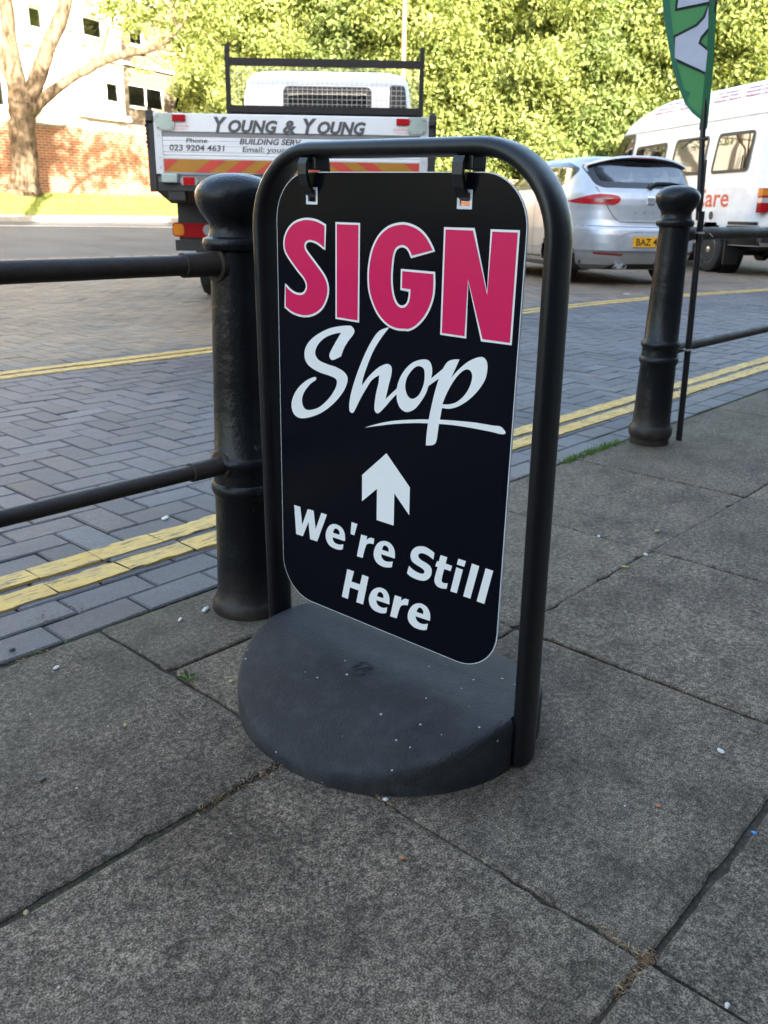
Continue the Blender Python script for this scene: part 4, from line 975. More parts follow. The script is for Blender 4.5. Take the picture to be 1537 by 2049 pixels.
    pl = MB(); pl.add([(-.026, .26, .462), (-.026, -.26, .462), (-.020, -.26, .575), (-.020, .26, .575)], [(0, 1, 2, 3)]); pl.add([(-.010, .26, .462), (-.010, -.26, .462), (-.006, -.26, .575), (-.006, .26, .575)], [(0, 1, 2, 3)])
    pl.add([(-.026, .26, .462), (-.026, -.26, .462), (-.010, -.26, .462), (-.010, .26, .462), (-.020, .26, .575), (-.020, -.26, .575), (-.006, -.26, .575), (-.006, .26, .575)], [(0, 1, 2, 3), (4, 5, 6, 7), (0, 3, 7, 4), (1, 2, 6, 5)])
    plate = pl.build('number_plate', 'plate_yellow', body)
    tx = MB(); text_fit(tx, 'BAZ 44', .225, -.115, .481, .076, lambda y, z: (-.0275 + (z - .462) * .053, y, z), bold=.02)
    tx.build('plate_characters', 'plate_black', plate, fix=False)
    # badge and model lettering
    bd = MB(); bz = .985
    pl = rrect(-.052, .052, bz - .046, bz + .046, .014, 3)
    v2, f2 = flat([pl]); bd.add([b.rear(y, z, .012) for y, z in v2], f2)
    n_ = len(pl); bd.add([b.rear(y, z, .012) for y, z in pl] + [b.rear(y, z, 0) for y, z in pl], [(i, (i + 1) % n_, n_ + (i + 1) % n_, n_ + i) for i in range(n_)])
    badge = bd.build('badge', 'chrome', body)
    ss = MB()
    for w in ([(.040, .992), (-.040, 1.012), (-.040, 1.022), (.040, 1.022)], [(.040, .972), (.040, .982), (-.040, 1.002), (-.040, .992)], [(.040, .950), (.040, .962), (-.040, .982), (-.040, .950)]):
        ss.add([b.rear(y, z, .0135) for y, z in w], [(0, 1, 2, 3)])
    ss.v = ss.v; ss.build('badge_letter', 'red_dark' if 0 else 'alu_dark', badge, fix=False)
    for k, ch in enumerate('LEON'):
        y = .215 - k * .115
        md = MB(); text_fit(md, ch, y, y - .035, .838, .030, rr(.004), bold=.004)
        md.build('model_letter', 'alu_dark', body, fix=False)
    # roof spoiler with high level lamp
    sp_ = MB(); ys = [-.67 + 1.34 * k / 28 for k in range(29)]; rows = []
    for y in ys:
        q = abs(y) / .67; xe = .385 + .10 * q ** 3; zt = 1.500 - .095 * q ** 2.4
        rows.append([(xe + .010, y, zt - .034), (xe, y, zt - .026), (xe + .012, y, zt - .002), (.85, y, zt + .004 - .03 * q), (.85, y, zt - .06), (.50 + .09 * q ** 3, y, zt - .055)])
    vs = [p for r_ in rows for p in r_]; k5 = 6
    fs = [(i * k5 + j, i * k5 + (j + 1) % k5, (i + 1) * k5 + (j + 1) % k5, (i + 1) * k5 + j) for i in range(28) for j in range(k5)] + [tuple(range(6)), tuple(28 * 6 + j for j in range(6))]
    sp_.add(vs, fs); spo = sp_.build('roof_spoiler', 'silver', t, R(35))
    a = MB(); a.box(.384, .42, -.17, .17, 1.462, 1.474, ch=.003); a.build('high_brake_lamp', 'red_dark', spo)
    a = MB(); a.tube([(.175, -.02, 1.15), (.20, -.10, 1.185), (.215, -.30, 1.19), (.235, -.44, 1.18)], [.018, .016, .012, .008], 8); a.lathe([(.035, .0), (.03, -.03)], 14, c=(.195, -.02, 1.14), axis='x'); a.build('rear_wiper', 'black_trim', t, True)
    a = MB(); a.tube([(.80, -.30, 1.47), (.62, -.30, 1.56)], .006, 6); a.build('aerial', 'black_trim', t)
    a = MB()
    for yy in (.42, 0, -.42): a.box(1.0, 1.15, yy - .20, yy + .20, .5, 1.10, ch=.05); a.box(1.02, 1.10, yy - .11, yy + .11, 1.11, 1.26, ch=.04)
    for yy in (.38, -.38): a.box(1.95, 2.12, yy - .24, yy + .24, .5, 1.10, ch=.06); a.box(1.97, 2.07, yy - .13, yy + .13, 1.12, 1.30, ch=.04)
    a.box(.35, 4.0, -.75, .75, .26, .30); a.box(2.75, 2.95, -.7, .7, .6, 1.02, ch=.05); a.build('seats', 'seat', t, R(40))
    a = MB(); a.box(2.38, 2.40, -.12, .12, 1.29, 1.35, ch=.008); a.build('rear_view_mirror', 'black_trim', t)
car()

# ------------------------------------------------------------------ minibus
def van():
    th = .951; c, s_ = math.cos(th), math.sin(th); W2 = .985
    t = thing('minibus_van', 'white high roof minibus with faded pink writing along its roof, behind the silver car', 'van', (13.186 + s_ * W2, 4.842 - c * W2, 0), th)
    b = Ring([(.42, .10, 5.75, .93), (.55, .04, 5.9, .965), (.72, .0, 5.95, .978), (.95, .0, 5.95, .985), (1.12, .0, 5.85, .985), (1.245, .01, 5.55, .985), (1.265, .01, 5.48, .972), (1.45, .02, 5.32, .966), (1.80, .04, 5.08, .948), (2.10, .06, 4.88, .926), (2.20, .07, 4.80, .915), (2.218, .05, 4.80, .930), (2.238, .05, 4.79, .930), (2.252, .08, 4.77, .905), (2.36, .09, 4.66, .893), (2.50, .11, 4.25, .860), (2.60, .14, 3.85, .815), (2.67, .19, 3.52, .740), (2.705, .27, 3.30, .62), (2.715, .5, 3.0, .4)], 11)
    wins = [('passenger_window', rounded([(.435, 1.995), (.470, 1.458), (1.400, 1.452), (1.335, 2.0)], .07)), ('passenger_window', rounded([(1.60, 1.995), (1.64, 1.455), (2.66, 1.455), (2.575, 1.995)], .07)), ('passenger_window', rounded([(2.875, 1.98), (2.91, 1.455), (3.98, 1.455), (3.93, 1.965)], .07)), ('cab_door_window', rounded([(4.08, 2.190), (4.10, 1.46), (5.05, 1.46), (4.70, 2.190)], .04))]
    ws = rounded([(.72, 2.15), (.84, 1.5), (-.84, 1.5), (-.72, 2.15)], .08)
    body = b.mesh('body', 'van_white', t, .04, .05, arches=[(1.22, .34, .42), (4.95, .34, .42)], holes=[('side', grow(w, -.03)) for _, w in wins] + [('front', grow(ws, -.04))])
    for sg in (1, -1):
        sd = lambda d, q=sg: (lambda x, z: b.side(x, z, q, d))
        for nm, w in wins:
            f = patch(nm, [grow(w, .012), grow(w, -.035)], sd(.012), 'black_trim', body, .05); patch('glass', [grow(w, -.02)], sd(.008), 'glass_dark', f, .05)
        patch('rubbing_strip', [[(.12, .715), (.75, .715), (.75, .76), (.12, .76)]], sd(.008), 'black_trim', body, .05)
        patch('lower_skirt', [[(.10, .43), (.78, .43), (.78, .70), (.10, .70)]], sd(.004), 'black_trim', body, .05)
        patch('lower_skirt', [[(1.68, .43), (4.48, .43), (4.48, .60), (1.68, .60)]], sd(.004), 'black_trim', body, .05)
        for xx in (1.49, 2.77, 4.03): patch('panel_seam', [[(xx - .004, .72), (xx + .004, .72), (xx + .004, 2.2), (xx - .004, 2.2)]], sd(.0015), 'alu_dark', body, .05)
        for ax in (1.22, 4.95):
            a = MB(); a.lathe([(.425, sg * .6), (.425, sg * .90)], 36, c=(ax, 0, .34), axis='y', cap=False); a.lathe([(.42, sg * .6), (.01, sg * .6)], 36, c=(ax, 0, .34), axis='y', cap=False); a.build('wheel_arch', 'black_trim', t)
            wheel(t, ax, sg * .86, .34, .22, sg)
        a = MB(); y0, y1 = sorted((sg * .72, sg * .97)); a.box(.76, .78, y0, y1, .14, .50); a.build('mud_flap', 'black_trim', t)
        a = MB(); y0, y1 = sorted((sg * .84, sg * .985)); a.box(-.012, .10, y0, y1, .885, 1.215, ch=.012); lamp = a.build('tail_lamp', 'red_lens', t, R(40))
        a = MB(); a.box(-.0155, .1005, y0 - .001, y1 + .0015, 1.115, 1.20); a.build('amber_lens', 'amber_lens', lamp)
        a = MB(); a.box(-.0155, .1005, y0 - .001, y1 + .0015, 1.02, 1.085); a.build('clear_lens', 'clear_lens', lamp)
    sd = lambda d: (lambda x, z: b.side(x, z, 1, d))
    f = patch('windscreen', [grow(ws, .012), grow(ws, -.05)], lambda y, z: b.front(y, z, .01), 'black_trim', body, .05); patch('glass', [grow(ws, -.03)], lambda y, z: b.front(y, z, .006), 'glass_dark', f, .05)
    tx = MB(); text_fit(tx, 'Care', 1.755, .800, .970, .262, sd(.004), bold=.012); tx.build('orange_lettering', 'letter_orange', body, fix=False)
    a = MB(); a.add([b.side(1.22 + .058 * math.cos(R(q)), .838 + .062 * math.sin(R(q)), 1, .006) for q in range(0, 360, 15)], [tuple(range(24))]); cap = a.build('fuel_cap', 'black_trim', body, fix=False)
    a = MB(); a.add([b.side(1.22 + .034 * math.cos(R(q)), .838 + .036 * math.sin(R(q)), 1, .010) for q in range(0, 360, 15)], [tuple(range(24))]); a.build('cap_centre', 'letter_grey', cap, fix=False)
    q = lambda x, z: b.side(x, z, 1, .006)
    for s2, x1, x0, z in (('tion Assistance', 1.72, 1.15, 2.588), ('& Waking Nights', 1.72, 1.13, 2.530), ('Weather Package', 1.74, 1.02, 2.472), ('• Domestic Services', 1.02, .22, 2.588), ('• Dementia Care', 1.02, .38, 2.530), ('• Palliative Care', .99, .34, 2.472),
                          ('Prescription Collection &', 3.30, 2.10, 2.588), ('• Personal & Admin', 2.75, 2.0, 2.530), ('• Gardening Service', 2.80, 2.0, 2.472), ('Handyman Service', 3.50, 2.95, 2.530), ('Transport Service', 3.60, 2.95, 2.472)):
        rt_ = MB(); text_fit(rt_, s2, x1, x0, z, .036, q, shear=.3, bold=.02)
        rt_.build('roof_lettering', 'sticker_pink', body, fix=False)
    a = MB(); a.box(-.06, .06, -.92, .92, .48, .60, ch=.02); a.build('rear_bumper', 'black_trim', t)
    a = MB(); a.box(.3, 5.5, -.7, .7, .36, .46); a.lathe([(.09, -.8), (.09, .8)], 14, c=(1.22, 0, .34), axis='y'); a.lathe([(.16, -.05), (.16, .05)], 14, c=(1.22, 0, .33), axis='y'); a.build('underbody', 'chassis', t)
    a = MB()
    for xx in (.8, 1.8, 2.9, 4.1):
        for yy in (.5, -.5): a.box(xx, xx + .13, yy - .36, yy + .36, .75, 1.50, ch=.04); a.box(xx + .01, xx + .10, yy - .30, yy - .06, 1.50, 1.68, ch=.03); a.box(xx + .01, xx + .10, yy + .06, yy + .30, 1.50, 1.68, ch=.03)
    a.build('seats', 'seat', t, R(40))
    for sg in (1, -1):
        a = MB(); y0, y1 = sorted((sg * 1.02, sg * 1.24)); a.box(4.86, 4.98, y0, y1, 1.45, 1.80, ch=.03); a.tube([(4.93, sg * .96, 1.5), (4.93, sg * 1.05, 1.55)], .02, 8); a.build('door_mirror', 'black_trim', t)
van()

# ------------------------------------------------------------------ brick walls and house
def wall(name, label, x0, y0, x1, y1, zb, h, th=.23):
    L = math.hypot(x1 - x0, y1 - y0); t = thing(name, label, 'wall', (x0, y0, zb), math.atan2(y1 - y0, x1 - x0))
    a = MB(); a.box(0, L, 0, th, -.3, h - .07); a.build('brickwork', 'brick', t)
    a = MB(); x = 0
    while x < L:
        a.box(x + .003, min(L, x + .60) - .003, -.025, th + .025, h - .07, h + rnd.uniform(-.004, .004), ch=.006); x += .60
    a.build('coping', 'coping', t)
wall('brick_wall', 'tall red brick garden wall in dappled sun behind the grass verge', -6, 25.8, 21.4, 25.8, 1.08, 1.98)
wall('brick_wall', 'low red brick wall under the trees behind the parked vehicles', 21.8, 25.6, 25.4, 9.5, .25, 1.55)

def house():
    P0 = Vector((19.12, 29.567, 0)); t = thing('apartment_house', 'sunlit cream rendered house with white framed windows behind the brick wall', 'house', P0, R(15))
    # local x along the facade (right = +), y into the house, z up
    def block(name, x0, x1, y0, y1, z0, z1, mat, wins):
        a = MB(); a.box(x0, x1, y0 + .16, y1, z0, z1)
        # front skin with real openings
        xs = sorted(set([x0, x1] + [q for w in wins for q in w[:2]])); zs = sorted(set([z0, z1] + [q for w in wins for q in w[2:4]]))
        for i in range(len(xs) - 1):
            for j in range(len(zs) - 1):
                cx, cz = (xs[i] + xs[i + 1]) / 2, (zs[j] + zs[j + 1]) / 2
                if any(w[0] < cx < w[1] and w[2] < cz < w[3] for w in wins): continue
                a.box(xs[i], xs[i + 1], y0, y0 + .155, zs[j], zs[j + 1])
        o = a.build(name, mat, t)
        for w in wins:
            f = MB(); e = .065; m = w[4] if len(w) > 4 else 1
            f.box(w[0], w[1], y0 + .06, y0 + .12, w[3] - e, w[3] - .001); f.box(w[0], w[1], y0 + .06, y0 + .12, w[2] + .001, w[2] + e)
            for k in range(m + 1):
                xx = w[0] + (w[1] - w[0] - e) * k / m; f.box(xx + .001, xx + e - .001, y0 + .058, y0 + .118, w[2] + e, w[3] - e)
            f.box(w[0] - .05, w[1] + .05, y0 - .06, y0 + .05, w[2] - .05, w[2] - .001)
            wf = f.build('window', 'upvc', t); p = MB(); p.box(w[0] + .01, w[1] - .01, y0 + .085, y0 + .092, w[2] + .01, w[3] - .01); p.build('pane', 'pane', wf)
            p = MB(); p.box(w[0] + .01, w[1] - .01, y0 + .15, y0 + .158, w[2] + .01, w[3] - .01); p.build('dark_room', 'room', wf)
    block('wall', -12, -.50, 0, 9, .8, 11, 'render', [(-4.42, -3.88, 5.98, 6.60, 1), (-2.20, -1.30, 6.10, 6.72, 1), (-1.35, -.72, 4.20, 4.86, 1), (-8.2, -7.1, 5.9, 6.7, 2), (-6.6, -5.6, 3.6, 4.4, 2), (-4.4, -3.5, 8.4, 9.2, 1), (-2.2, -1.3, 8.4, 9.2, 1)])
    block('bay_wall', -.495, 6.5, .35, 9, .8, 9.8, 'render_beige', [(.10, 2.0, 4.22, 5.0, 2), (2.62, 3.40, 4.25, 5.05, 1), (.36, 1.10, 6.25, 6.72, 1), (2.6, 3.4, 6.3, 6.9, 1), (.10, 2.0, 7.7, 8.5, 2)])
    a = MB(); a.box(-2.75, -.56, -.32, -.002, 3.62, 3.80, ch=.01); a.box(-12.1, -.55, -.10, -.002, 5.45, 5.60, ch=.01); a.box(-12.1, -.45, -.14, -.002, 10.8, 11.1, ch=.01); a.build('string_course', 'render', t)
    a = MB(); a.box(-.50, 6.5, .20, .345, 3.30, 3.62); a.box(-.46, 6.6, .22, .345, 5.55, 5.66, ch=.01); a.build('sill_band', 'render', t)
    a = MB(); a.tube([(-.44, .27, .9), (-.44, .27, 9.7)], .045, 8); a.build('drainpipe', 'lead', t)
    a = MB(); a.prism([(-.4, 11.0), (4.5, 13.5), (9.4, 11.0)], -12.3, -.45, 'yz'); a.prism([(-.1, 9.8), (4.5, 12.2), (9.3, 9.8)], -.44, 6.8, 'yz'); a.build('roof', 'roof_tile', t)
house()

# building on the near side of the street: it stands behind the viewer and throws the long shade over the road
def terrace():
    t = thing('shop_terrace', 'long grey shop terrace behind the viewer that shades the street', 'building', (-75, -3.6, 0))
    Hh = (21.4 + 3.6) / math.sin(SUN_AZ) * math.tan(SUN_EL)
    a = MB(); a.box(0, 125, -9, 0, 0, Hh - .35); a.build('wall', 'dark_render', t)
    a = MB(); a.box(-.1, 125.1, -9.1, .1, Hh - .35, Hh, ch=.02); a.build('parapet', 'coping', t)
    for k in range(24):
        for z in (3.6, 6.6):
            x = 2 + k * 5.1
            if x > 124: continue
            f = MB(); f.box(x, x + 1.3, .0, .05, z, z + 1.5, ch=.01); w = f.build('window', 'upvc', t); p = MB(); p.box(x + .08, x + .62, .05, .056, z + .08, z + 1.42); p.box(x + .68, x + 1.22, .05, .056, z + .08, z + 1.42); p.build('pane', 'gloss_black', w)
terrace()

# ------------------------------------------------------------------ trees
def leaf_mesh(name, blobs, n, size, mat, hollow=.55, clump=9, spread=.34, seed=1):
    g_ = np.random.default_rng(seed); B = np.array([b[:6] for b in blobs], float); vol = B[:, 3] * B[:, 4] * B[:, 5]
    nc = max(1, n // clump); idx = g_.choice(len(B), nc, p=vol / vol.sum())
    d = g_.normal(size=(nc, 3)); d /= np.linalg.norm(d, axis=1)[:, None]
    r = hollow + (1 - hollow) * g_.random(nc) ** .7; r *= g_.uniform(.86, 1.10, nc)
    cen = B[idx, :3] + d * r[:, None] * B[idx, 3:6]
    ctone = np.clip(g_.normal(.5, .23, nc), 0, 1)
    N = nc * clump; P = np.repeat(cen, clump, 0) + g_.normal(size=(N, 3)) * spread * np.array([1, 1, .7])
    cn = d * .55 + np.array([0, 0, .45]) + g_.normal(size=(nc, 3)) * .55; nrm = np.repeat(cn, clump, 0) + g_.normal(size=(N, 3)) * .42; nrm /= np.linalg.norm(nrm, axis=1)[:, None]
    a = np.cross(nrm, g_.normal(size=(N, 3))); a /= np.linalg.norm(a, axis=1)[:, None]; b = np.cross(nrm, a)
    sz = size * g_.uniform(.6, 1.35, N); L, Wd = sz[:, None], (sz * .55)[:, None]
    droop = np.array([0, 0, -1.0]) * (sz * .22)[:, None]
    V = np.stack([P - a * L, P + b * Wd * .9 - a * L * .1 - droop * .3, P + a * L + droop, P - b * Wd * .9 - a * L * .1 - droop * .3], 1).reshape(-1, 3)
    me = bpy.data.meshes.new(name); me.vertices.add(N * 4); me.vertices.foreach_set('co', V.ravel())
    me.loops.add(N * 4); me.loops.foreach_set('vertex_index', np.arange(N * 4)); me.polygons.add(N)
    me.polygons.foreach_set('loop_start', np.arange(N) * 4); me.polygons.foreach_set('loop_total', np.full(N, 4)); me.update(); me.validate()
    tn = np.clip(np.repeat(ctone, clump) + g_.normal(0, .09, N), 0, 1)
    at = me.attributes.new('tone', 'FLOAT', 'POINT'); at.data.foreach_set('value', np.repeat(tn, 4))
    me.materials.append(M[mat]); return me
def limb(mb, pts, rads, n=12, jit=.03):
    pts = [Vector(p) for p in pts]; dense = []; rr = []
    for i in range(len(pts) - 1):
        p0, p1, p2, p3 = pts[max(0, i - 1)], pts[i], pts[i + 1], pts[min(len(pts) - 1, i + 2)]
        for k in range(5):
            t = k / 5; q = .5 * ((2 * p1) + (p2 - p0) * t + (2 * p0 - 5 * p1 + 4 * p2 - p3) * t * t + (3 * p1 - p0 - 3 * p2 + p3) * t ** 3)
            r = rads[i] + (rads[i + 1] - rads[i]) * t; dense.append(q + Vector([rnd.gauss(0, jit * r) for _ in range(3)])); rr.append(r * rnd.uniform(.95, 1.06))
    dense.append(pts[-1]); rr.append(rads[-1]); b0 = len(mb.v); mb.tube(dense, rr, n)
    for i in range(b0, len(mb.v)):
        v = mb.v[i]; k = 1; mb.v[i] = tuple(c + rnd.gauss(0, .006) for c in v)

def trunk_tree():
    base_ = Vector((12.12, 24.44, 1.04)); k = 1.32; o = Vector((0, 0, .81))
    t = thing('street_tree', 'forked tree with bare sunlit trunk and one long limb before the brick wall', 'tree', base_)
    W_ = lambda x, y, z: o + (Vector((x, y, z)) - o) * k - base_
    mb = MB()
    limb(mb, [(0, 0, -.15), (0, 0, .05), W_(9.2, 18.5, 1.35), W_(9.235, 18.48, 1.8), W_(9.26, 18.46, 2.35), W_(9.30, 18.44, 2.80)], [.52, .46, .355, .335, .335, .36], 20, .05)
    limb(mb, [W_(9.28, 18.44, 2.65), W_(9.24, 18.47, 3.1), W_(9.2, 18.5, 3.7), W_(9.2, 18.49, 4.58), W_(9.1, 18.5, 6.0)], [.30, .25, .20, .17, .10], 14)
    limb(mb, [W_(9.34, 18.42, 2.65), W_(9.55, 18.27, 3.15), W_(9.78, 18.12, 3.75), W_(10.15, 17.88, 4.65), W_(10.4, 17.7, 6.0)], [.30, .22, .19, .16, .10], 14)
    limb(mb, [W_(9.40, 18.38, 2.62), W_(9.62, 18.22, 2.82), W_(10.01, 17.97, 3.17), W_(10.6, 17.57, 3.57), W_(11.1, 17.25, 3.78), W_(11.5, 16.98, 3.90), W_(11.9, 16.7, 4.25), W_(12.2, 16.5, 4.8)], [.22, .16, .125, .11, .095, .085, .06, .04], 12)
    limb(mb, [W_(9.24, 18.47, 2.95), W_(9.10, 18.56, 3.25), W_(8.98, 18.65, 3.62), W_(8.8, 18.8, 4.2)], [.12, .10, .085, .06], 10)
    limb(mb, [W_(9.22, 18.48, 3.25), W_(9.10, 18.58, 3.5), W_(8.9, 18.7, 4.5)], [.07, .055, .04], 8)
    for a, b_, r in (((11.1, 17.25, 3.78), (11.9, 17.0, 3.5), .035), ((11.5, 16.98, 3.9), (12.3, 16.6, 3.6), .03), ((10.6, 17.57, 3.57), (11.0, 17.5, 4.5), .045), ((11.9, 16.7, 4.25), (12.7, 16.3, 4.1), .03), ((10.15, 17.88, 4.65), (11.2, 17.4, 4.9), .06)):
        limb(mb, [W_(*a), (W_(*a) + W_(*b_)) / 2 + Vector((0, 0, .12)), W_(*b_)], [r, r * .75, r * .4], 7)
    limb(mb, [W_(9.33, 18.40, 2.62), W_(9.30, 18.39, 2.56)], [.16, .10], 8)
    mb.build('trunk', 'bark', t, True)
    bl = []
    for x, y, z, r in ((11.5, 17.1, 4.55, .55), (11.9, 16.8, 4.2, .45), (12.4, 16.5, 3.9, .5), (12.1, 16.7, 3.45, .32), (11.4, 17.3, 3.55, .22), (12.8, 16.3, 4.4, .6), (12.4, 16.6, 4.9, .7), (11.0, 17.4, 4.5, .35), (12.9, 16.2, 3.6, .45), (11.7, 17.0, 5.2, .7), (10.9, 17.6, 5.3, .6), (12.7, 16.45, 3.15, .28), (10.35, 17.8, 3.75, .14), (10.3, 17.9, 4.1, .16), (9.6, 18.4, 3.05, .13), (9.65, 18.4, 2.85, .15), (10.6, 17.7, 6.2, .9), (9.4, 18.5, 6.3, 1.2), (8.4, 19.0, 6.0, 1.0), (11.9, 16.95, 3.05, .16), (12.75, 16.4, 2.75, .2), (10.8, 17.5, 4.65, .5), (11.3, 17.2, 4.3, .42), (11.95, 16.9, 3.75, .34), (12.3, 16.7, 4.3, .5), (11.2, 17.3, 4.95, .5), (12.9, 16.3, 2.95, .26)):
        c = W_(x, y, z); bl.append((*c, r * 1.15, r * 1.15, r))
    link('crown', leaf_mesh('crown', bl, 15000, .075, 'leaf_a', .15, 9, .13, 3), [], t)
trunk_tree()

t = thing('street_tree', 'unseen loose leafed tree added at the paving edge beyond the left side to dapple the brick wall', 'tree', (5.8, 14.25, 0))  # out of view, added so its sparse crown throws dapple on the wall
mb = MB(); limb(mb, [(0, 0, -.2), (0, .05, 1), (.1, .1, 2.2), (.2, 0, 4), (.3, .1, 6)], [.26, .2, .17, .11, .03], 12); limb(mb, [(.2, 0, 3.6), (1.2, 0, 4.9), (2.8, .1, 5.5)], [.08, .06, .02], 8); mb.build('trunk', 'bark', t, True)
link('crown', leaf_mesh('crown', [(1.7, 0, 5.6, 1.2, .8, 1.0), (2.9, .1, 5.5, 1.0, .7, .9), (.2, -.1, 5.9, 1.3, 1.0, 1.2), (-1.2, 0, 5.4, 1.0, 1.0, 1.0), (3.6, 0, 5.1, .45, .5, .5)], 2600, .10, 'leaf_a', .1, 9, .18, 31), [], t)
crowns = []
for i, (mat, sd) in enumerate((('leaf_a', 21), ('leaf_a', 22), ('leaf_b', 23))):
    g_ = random.Random(sd); bl = []
    for k in range(27):
        z = g_.uniform(.8, 8.2); rr = 2.35 * (1 - ((z - 3.9) / 5.2) ** 2) ** .5 * g_.uniform(.45, 1.0); a = g_.uniform(0, 2 * math.pi)
        s_ = g_.uniform(.5, 1.1); bl.append((rr * math.cos(a), rr * math.sin(a), z, s_, s_, s_ * .8))
    bl += [(0, 0, 3.5, 1.7, 1.7, 2.4), (0, 0, 6, 1.3, 1.3, 2.0)]
    crowns.append(leaf_mesh('crown', bl, 52000, .080, mat, .40, 18, .19, sd))
def trunk_mesh():
    mb = MB(); limb(mb, [(0, 0, -.3), (0, 0, .6), (.06, .03, 1.6), (.0, .1, 3), (.1, 0, 5), (.05, .05, 7.4)], [.22, .17, .15, .13, .09, .03], 10)
    for k in range(11):
        z = 1.2 + k * .5; a = k * 2.4; r = 1.9 - .1 * k
        limb(mb, [(.03, .04, z), (math.cos(a) * r * .5, math.sin(a) * r * .5, z + .45), (math.cos(a) * r, math.sin(a) * r, z + .7)], [.07, .045, .015], 6)
    return mb
tm = trunk_mesh().build('trunk', 'bark', None, True); trunk_me = tm.data; bpy.data.objects.remove(tm)
F2 = Vector((.7426, .6697, 0)); R2 = Vector((.6697, -.7426, 0))
def row_tree(px, D, kind, sc, sz, rz, label, dz=0.0, lname='leafy_tree'):
    p = F2 * D + R2 * (D * .945 * (px - 768) / 1737); g0 = tz(p.y)
    t = thing(lname, label, 'tree', (p.x, p.y, g0 + dz), rz, 'trees behind the parked vehicles'); t.scale = (sc, sc, sz)
    for nm, me in (('trunk', trunk_me), ('crown', crowns[kind])):
        o = bpy.data.objects.new(nm, me); COL.objects.link(o); o.parent = t
    return t
row = [(445, 35, 0, .80, .95, 'yellow green tree between the house and the truck headboard'), (560, 34, 1, 1.0, 1.05, 'bright leafy tree rising above the left part of the truck cab'), (690, 33, 2, 1.05, 1.1, 'mid green tree directly above the white truck cab'), (820, 32, 0, 1.05, 1.1, 'yellow green tree behind the lamp column'), (940, 31, 1, 1.05, 1.08, 'bright tree whose foliage shows over the sign top bar, right of the truck'),
       (1065, 30, 0, 1.0, 1.05, 'yellow green tree directly above the bend of the sign frame'), (1180, 30, 2, 1.0, 1.05, 'mid green tree with dark gaps above the silver car roof'), (1310, 30, 1, 1.0, 1.02, 'bright tree behind the green flag'), (1440, 29, 0, 1.0, 1.05, 'yellow green tree above the roof of the white minibus'), (1570, 30, 1, 1.0, 1.0, 'pale leafy tree at the right edge above the minibus')]
for i, (px, D, kd, sc, sz, lb) in enumerate(row): row_tree(px, D, kd, sc, sz, i * 1.3, lb)
for i, (px, D, kd, sc, sz, lb) in enumerate([(700, 41, 2, 1.3, 1.25, 'darker tree farther back over the truck cab'), (880, 40, 2, 1.25, 1.2, 'darker tree farther back right of the lamp column'), (1060, 39, 2, 1.25, 1.2, 'darker tree farther back over the sign frame bend'), (1240, 38, 2, 1.2, 1.2, 'darker tree farther back left of the flag'), (1420, 38, 2, 1.2, 1.2, 'darker tree farther back behind the minibus roof')]):
    row_tree(px, D, kd, sc, sz, i * 2.1 + .5, lb)
for i, (x, y) in enumerate(((1.5, 28.5), (-5, 28), (-11, 28.5), (-17, 27.5), (-24, 28), (-32, 27))):  # unseen trees, added to cover bright sky in the sign panel's reflection
    o = row_tree(0, 1, i % 3, 1.25, 1.15, i * 1.7, 'unseen added tree far down the street to the left, %s from the house' % ('first', 'second', 'third', 'fourth', 'fifth', 'sixth')[i])
    o.location = (x, y, 1.0); o['group'] = 'unseen trees added down the street'
# shrub at the left edge behind the wall
t = thing('garden_shrub', 'green garden shrub behind the brick wall at the far left edge', 'shrub', (10.6, 27.6, 1.08))
link('foliage', leaf_mesh('foliage', [(0, 0, 1.6, .9, .9, 1.1), (.6, .1, 2.2, .7, .7, .7), (-.6, 0, 2.3, .8, .8, .9), (0, 0, 2.9, .5, .5, .5)], 3500, .09, 'leaf_b', .3, 7, .16, 9), [], t)
mb = MB(); limb(mb, [(0, 0, -.1), (.05, 0, 1.0), (.1, .05, 2.2)], [.08, .06, .02], 8); mb.build('stem', 'bark', t, True)

# lamp column
def lamp():
    t = thing('lamp_column', 'thin tan street lamp column standing behind the truck', 'lamp post', (19.51, 17.19, tz(17.19)))
    mb = MB(); mb.lathe([(.11, 0), (.11, 1.2), (.075, 1.3), (.068, 4), (.058, 8.0)], 16); mb.build('column', 'lamp_col', t, R(40))
    mb = MB(); mb.tube([(0, 0, 7.95), (-.2, -.1, 8.25), (-.8, -.4, 8.35)], .035, 8); mb.build('arm', 'lamp_col', t, True)
    mb = MB(); mb.box(-1.4, -.7, -.75, -.35, 8.3, 8.42, ch=.04); mb.build('lantern', 'galv', t)
lamp()

# grass blades on the verge (nobody could count them)
def tufts(name, n, x0, x1, y0, y1, hgt, w, mat, kind='stuff', zf=tz, seed=5):
    g_ = np.random.default_rng(seed); x = g_.uniform(x0, x1, n); y = g_.uniform(y0, y1, n); z = np.array([zf(q) for q in y]); a = g_.uniform(0, np.pi, n); h = hgt * g_.uniform(.5, 1.3, n); lx, ly = g_.normal(0, .4, (2, n)) * h
    c, s_ = np.cos(a) * w, np.sin(a) * w
    V = np.stack([np.stack([x - c, y - s_, z], 1), np.stack([x + c, y + s_, z], 1), np.stack([x + lx, y + ly, z + h], 1)], 1).reshape(-1, 3)
    me = bpy.data.meshes.new(name); me.from_pydata(V.tolist(), [], np.arange(3 * n).reshape(-1, 3).tolist())
    at = me.attributes.new('tone', 'FLOAT', 'POINT'); at.data.foreach_set('value', np.repeat(g_.random(n), 3))
    return link(name, me, mat)
tag(tufts('verge_grass', 16000, 2, 21, 22.32, 25.75, .07, .012, 'leaf_a', zf=lambda y: tz(y) + .01), 'short sunlit grass on the far verge', 'grass', kind='stuff')
gm = MB()
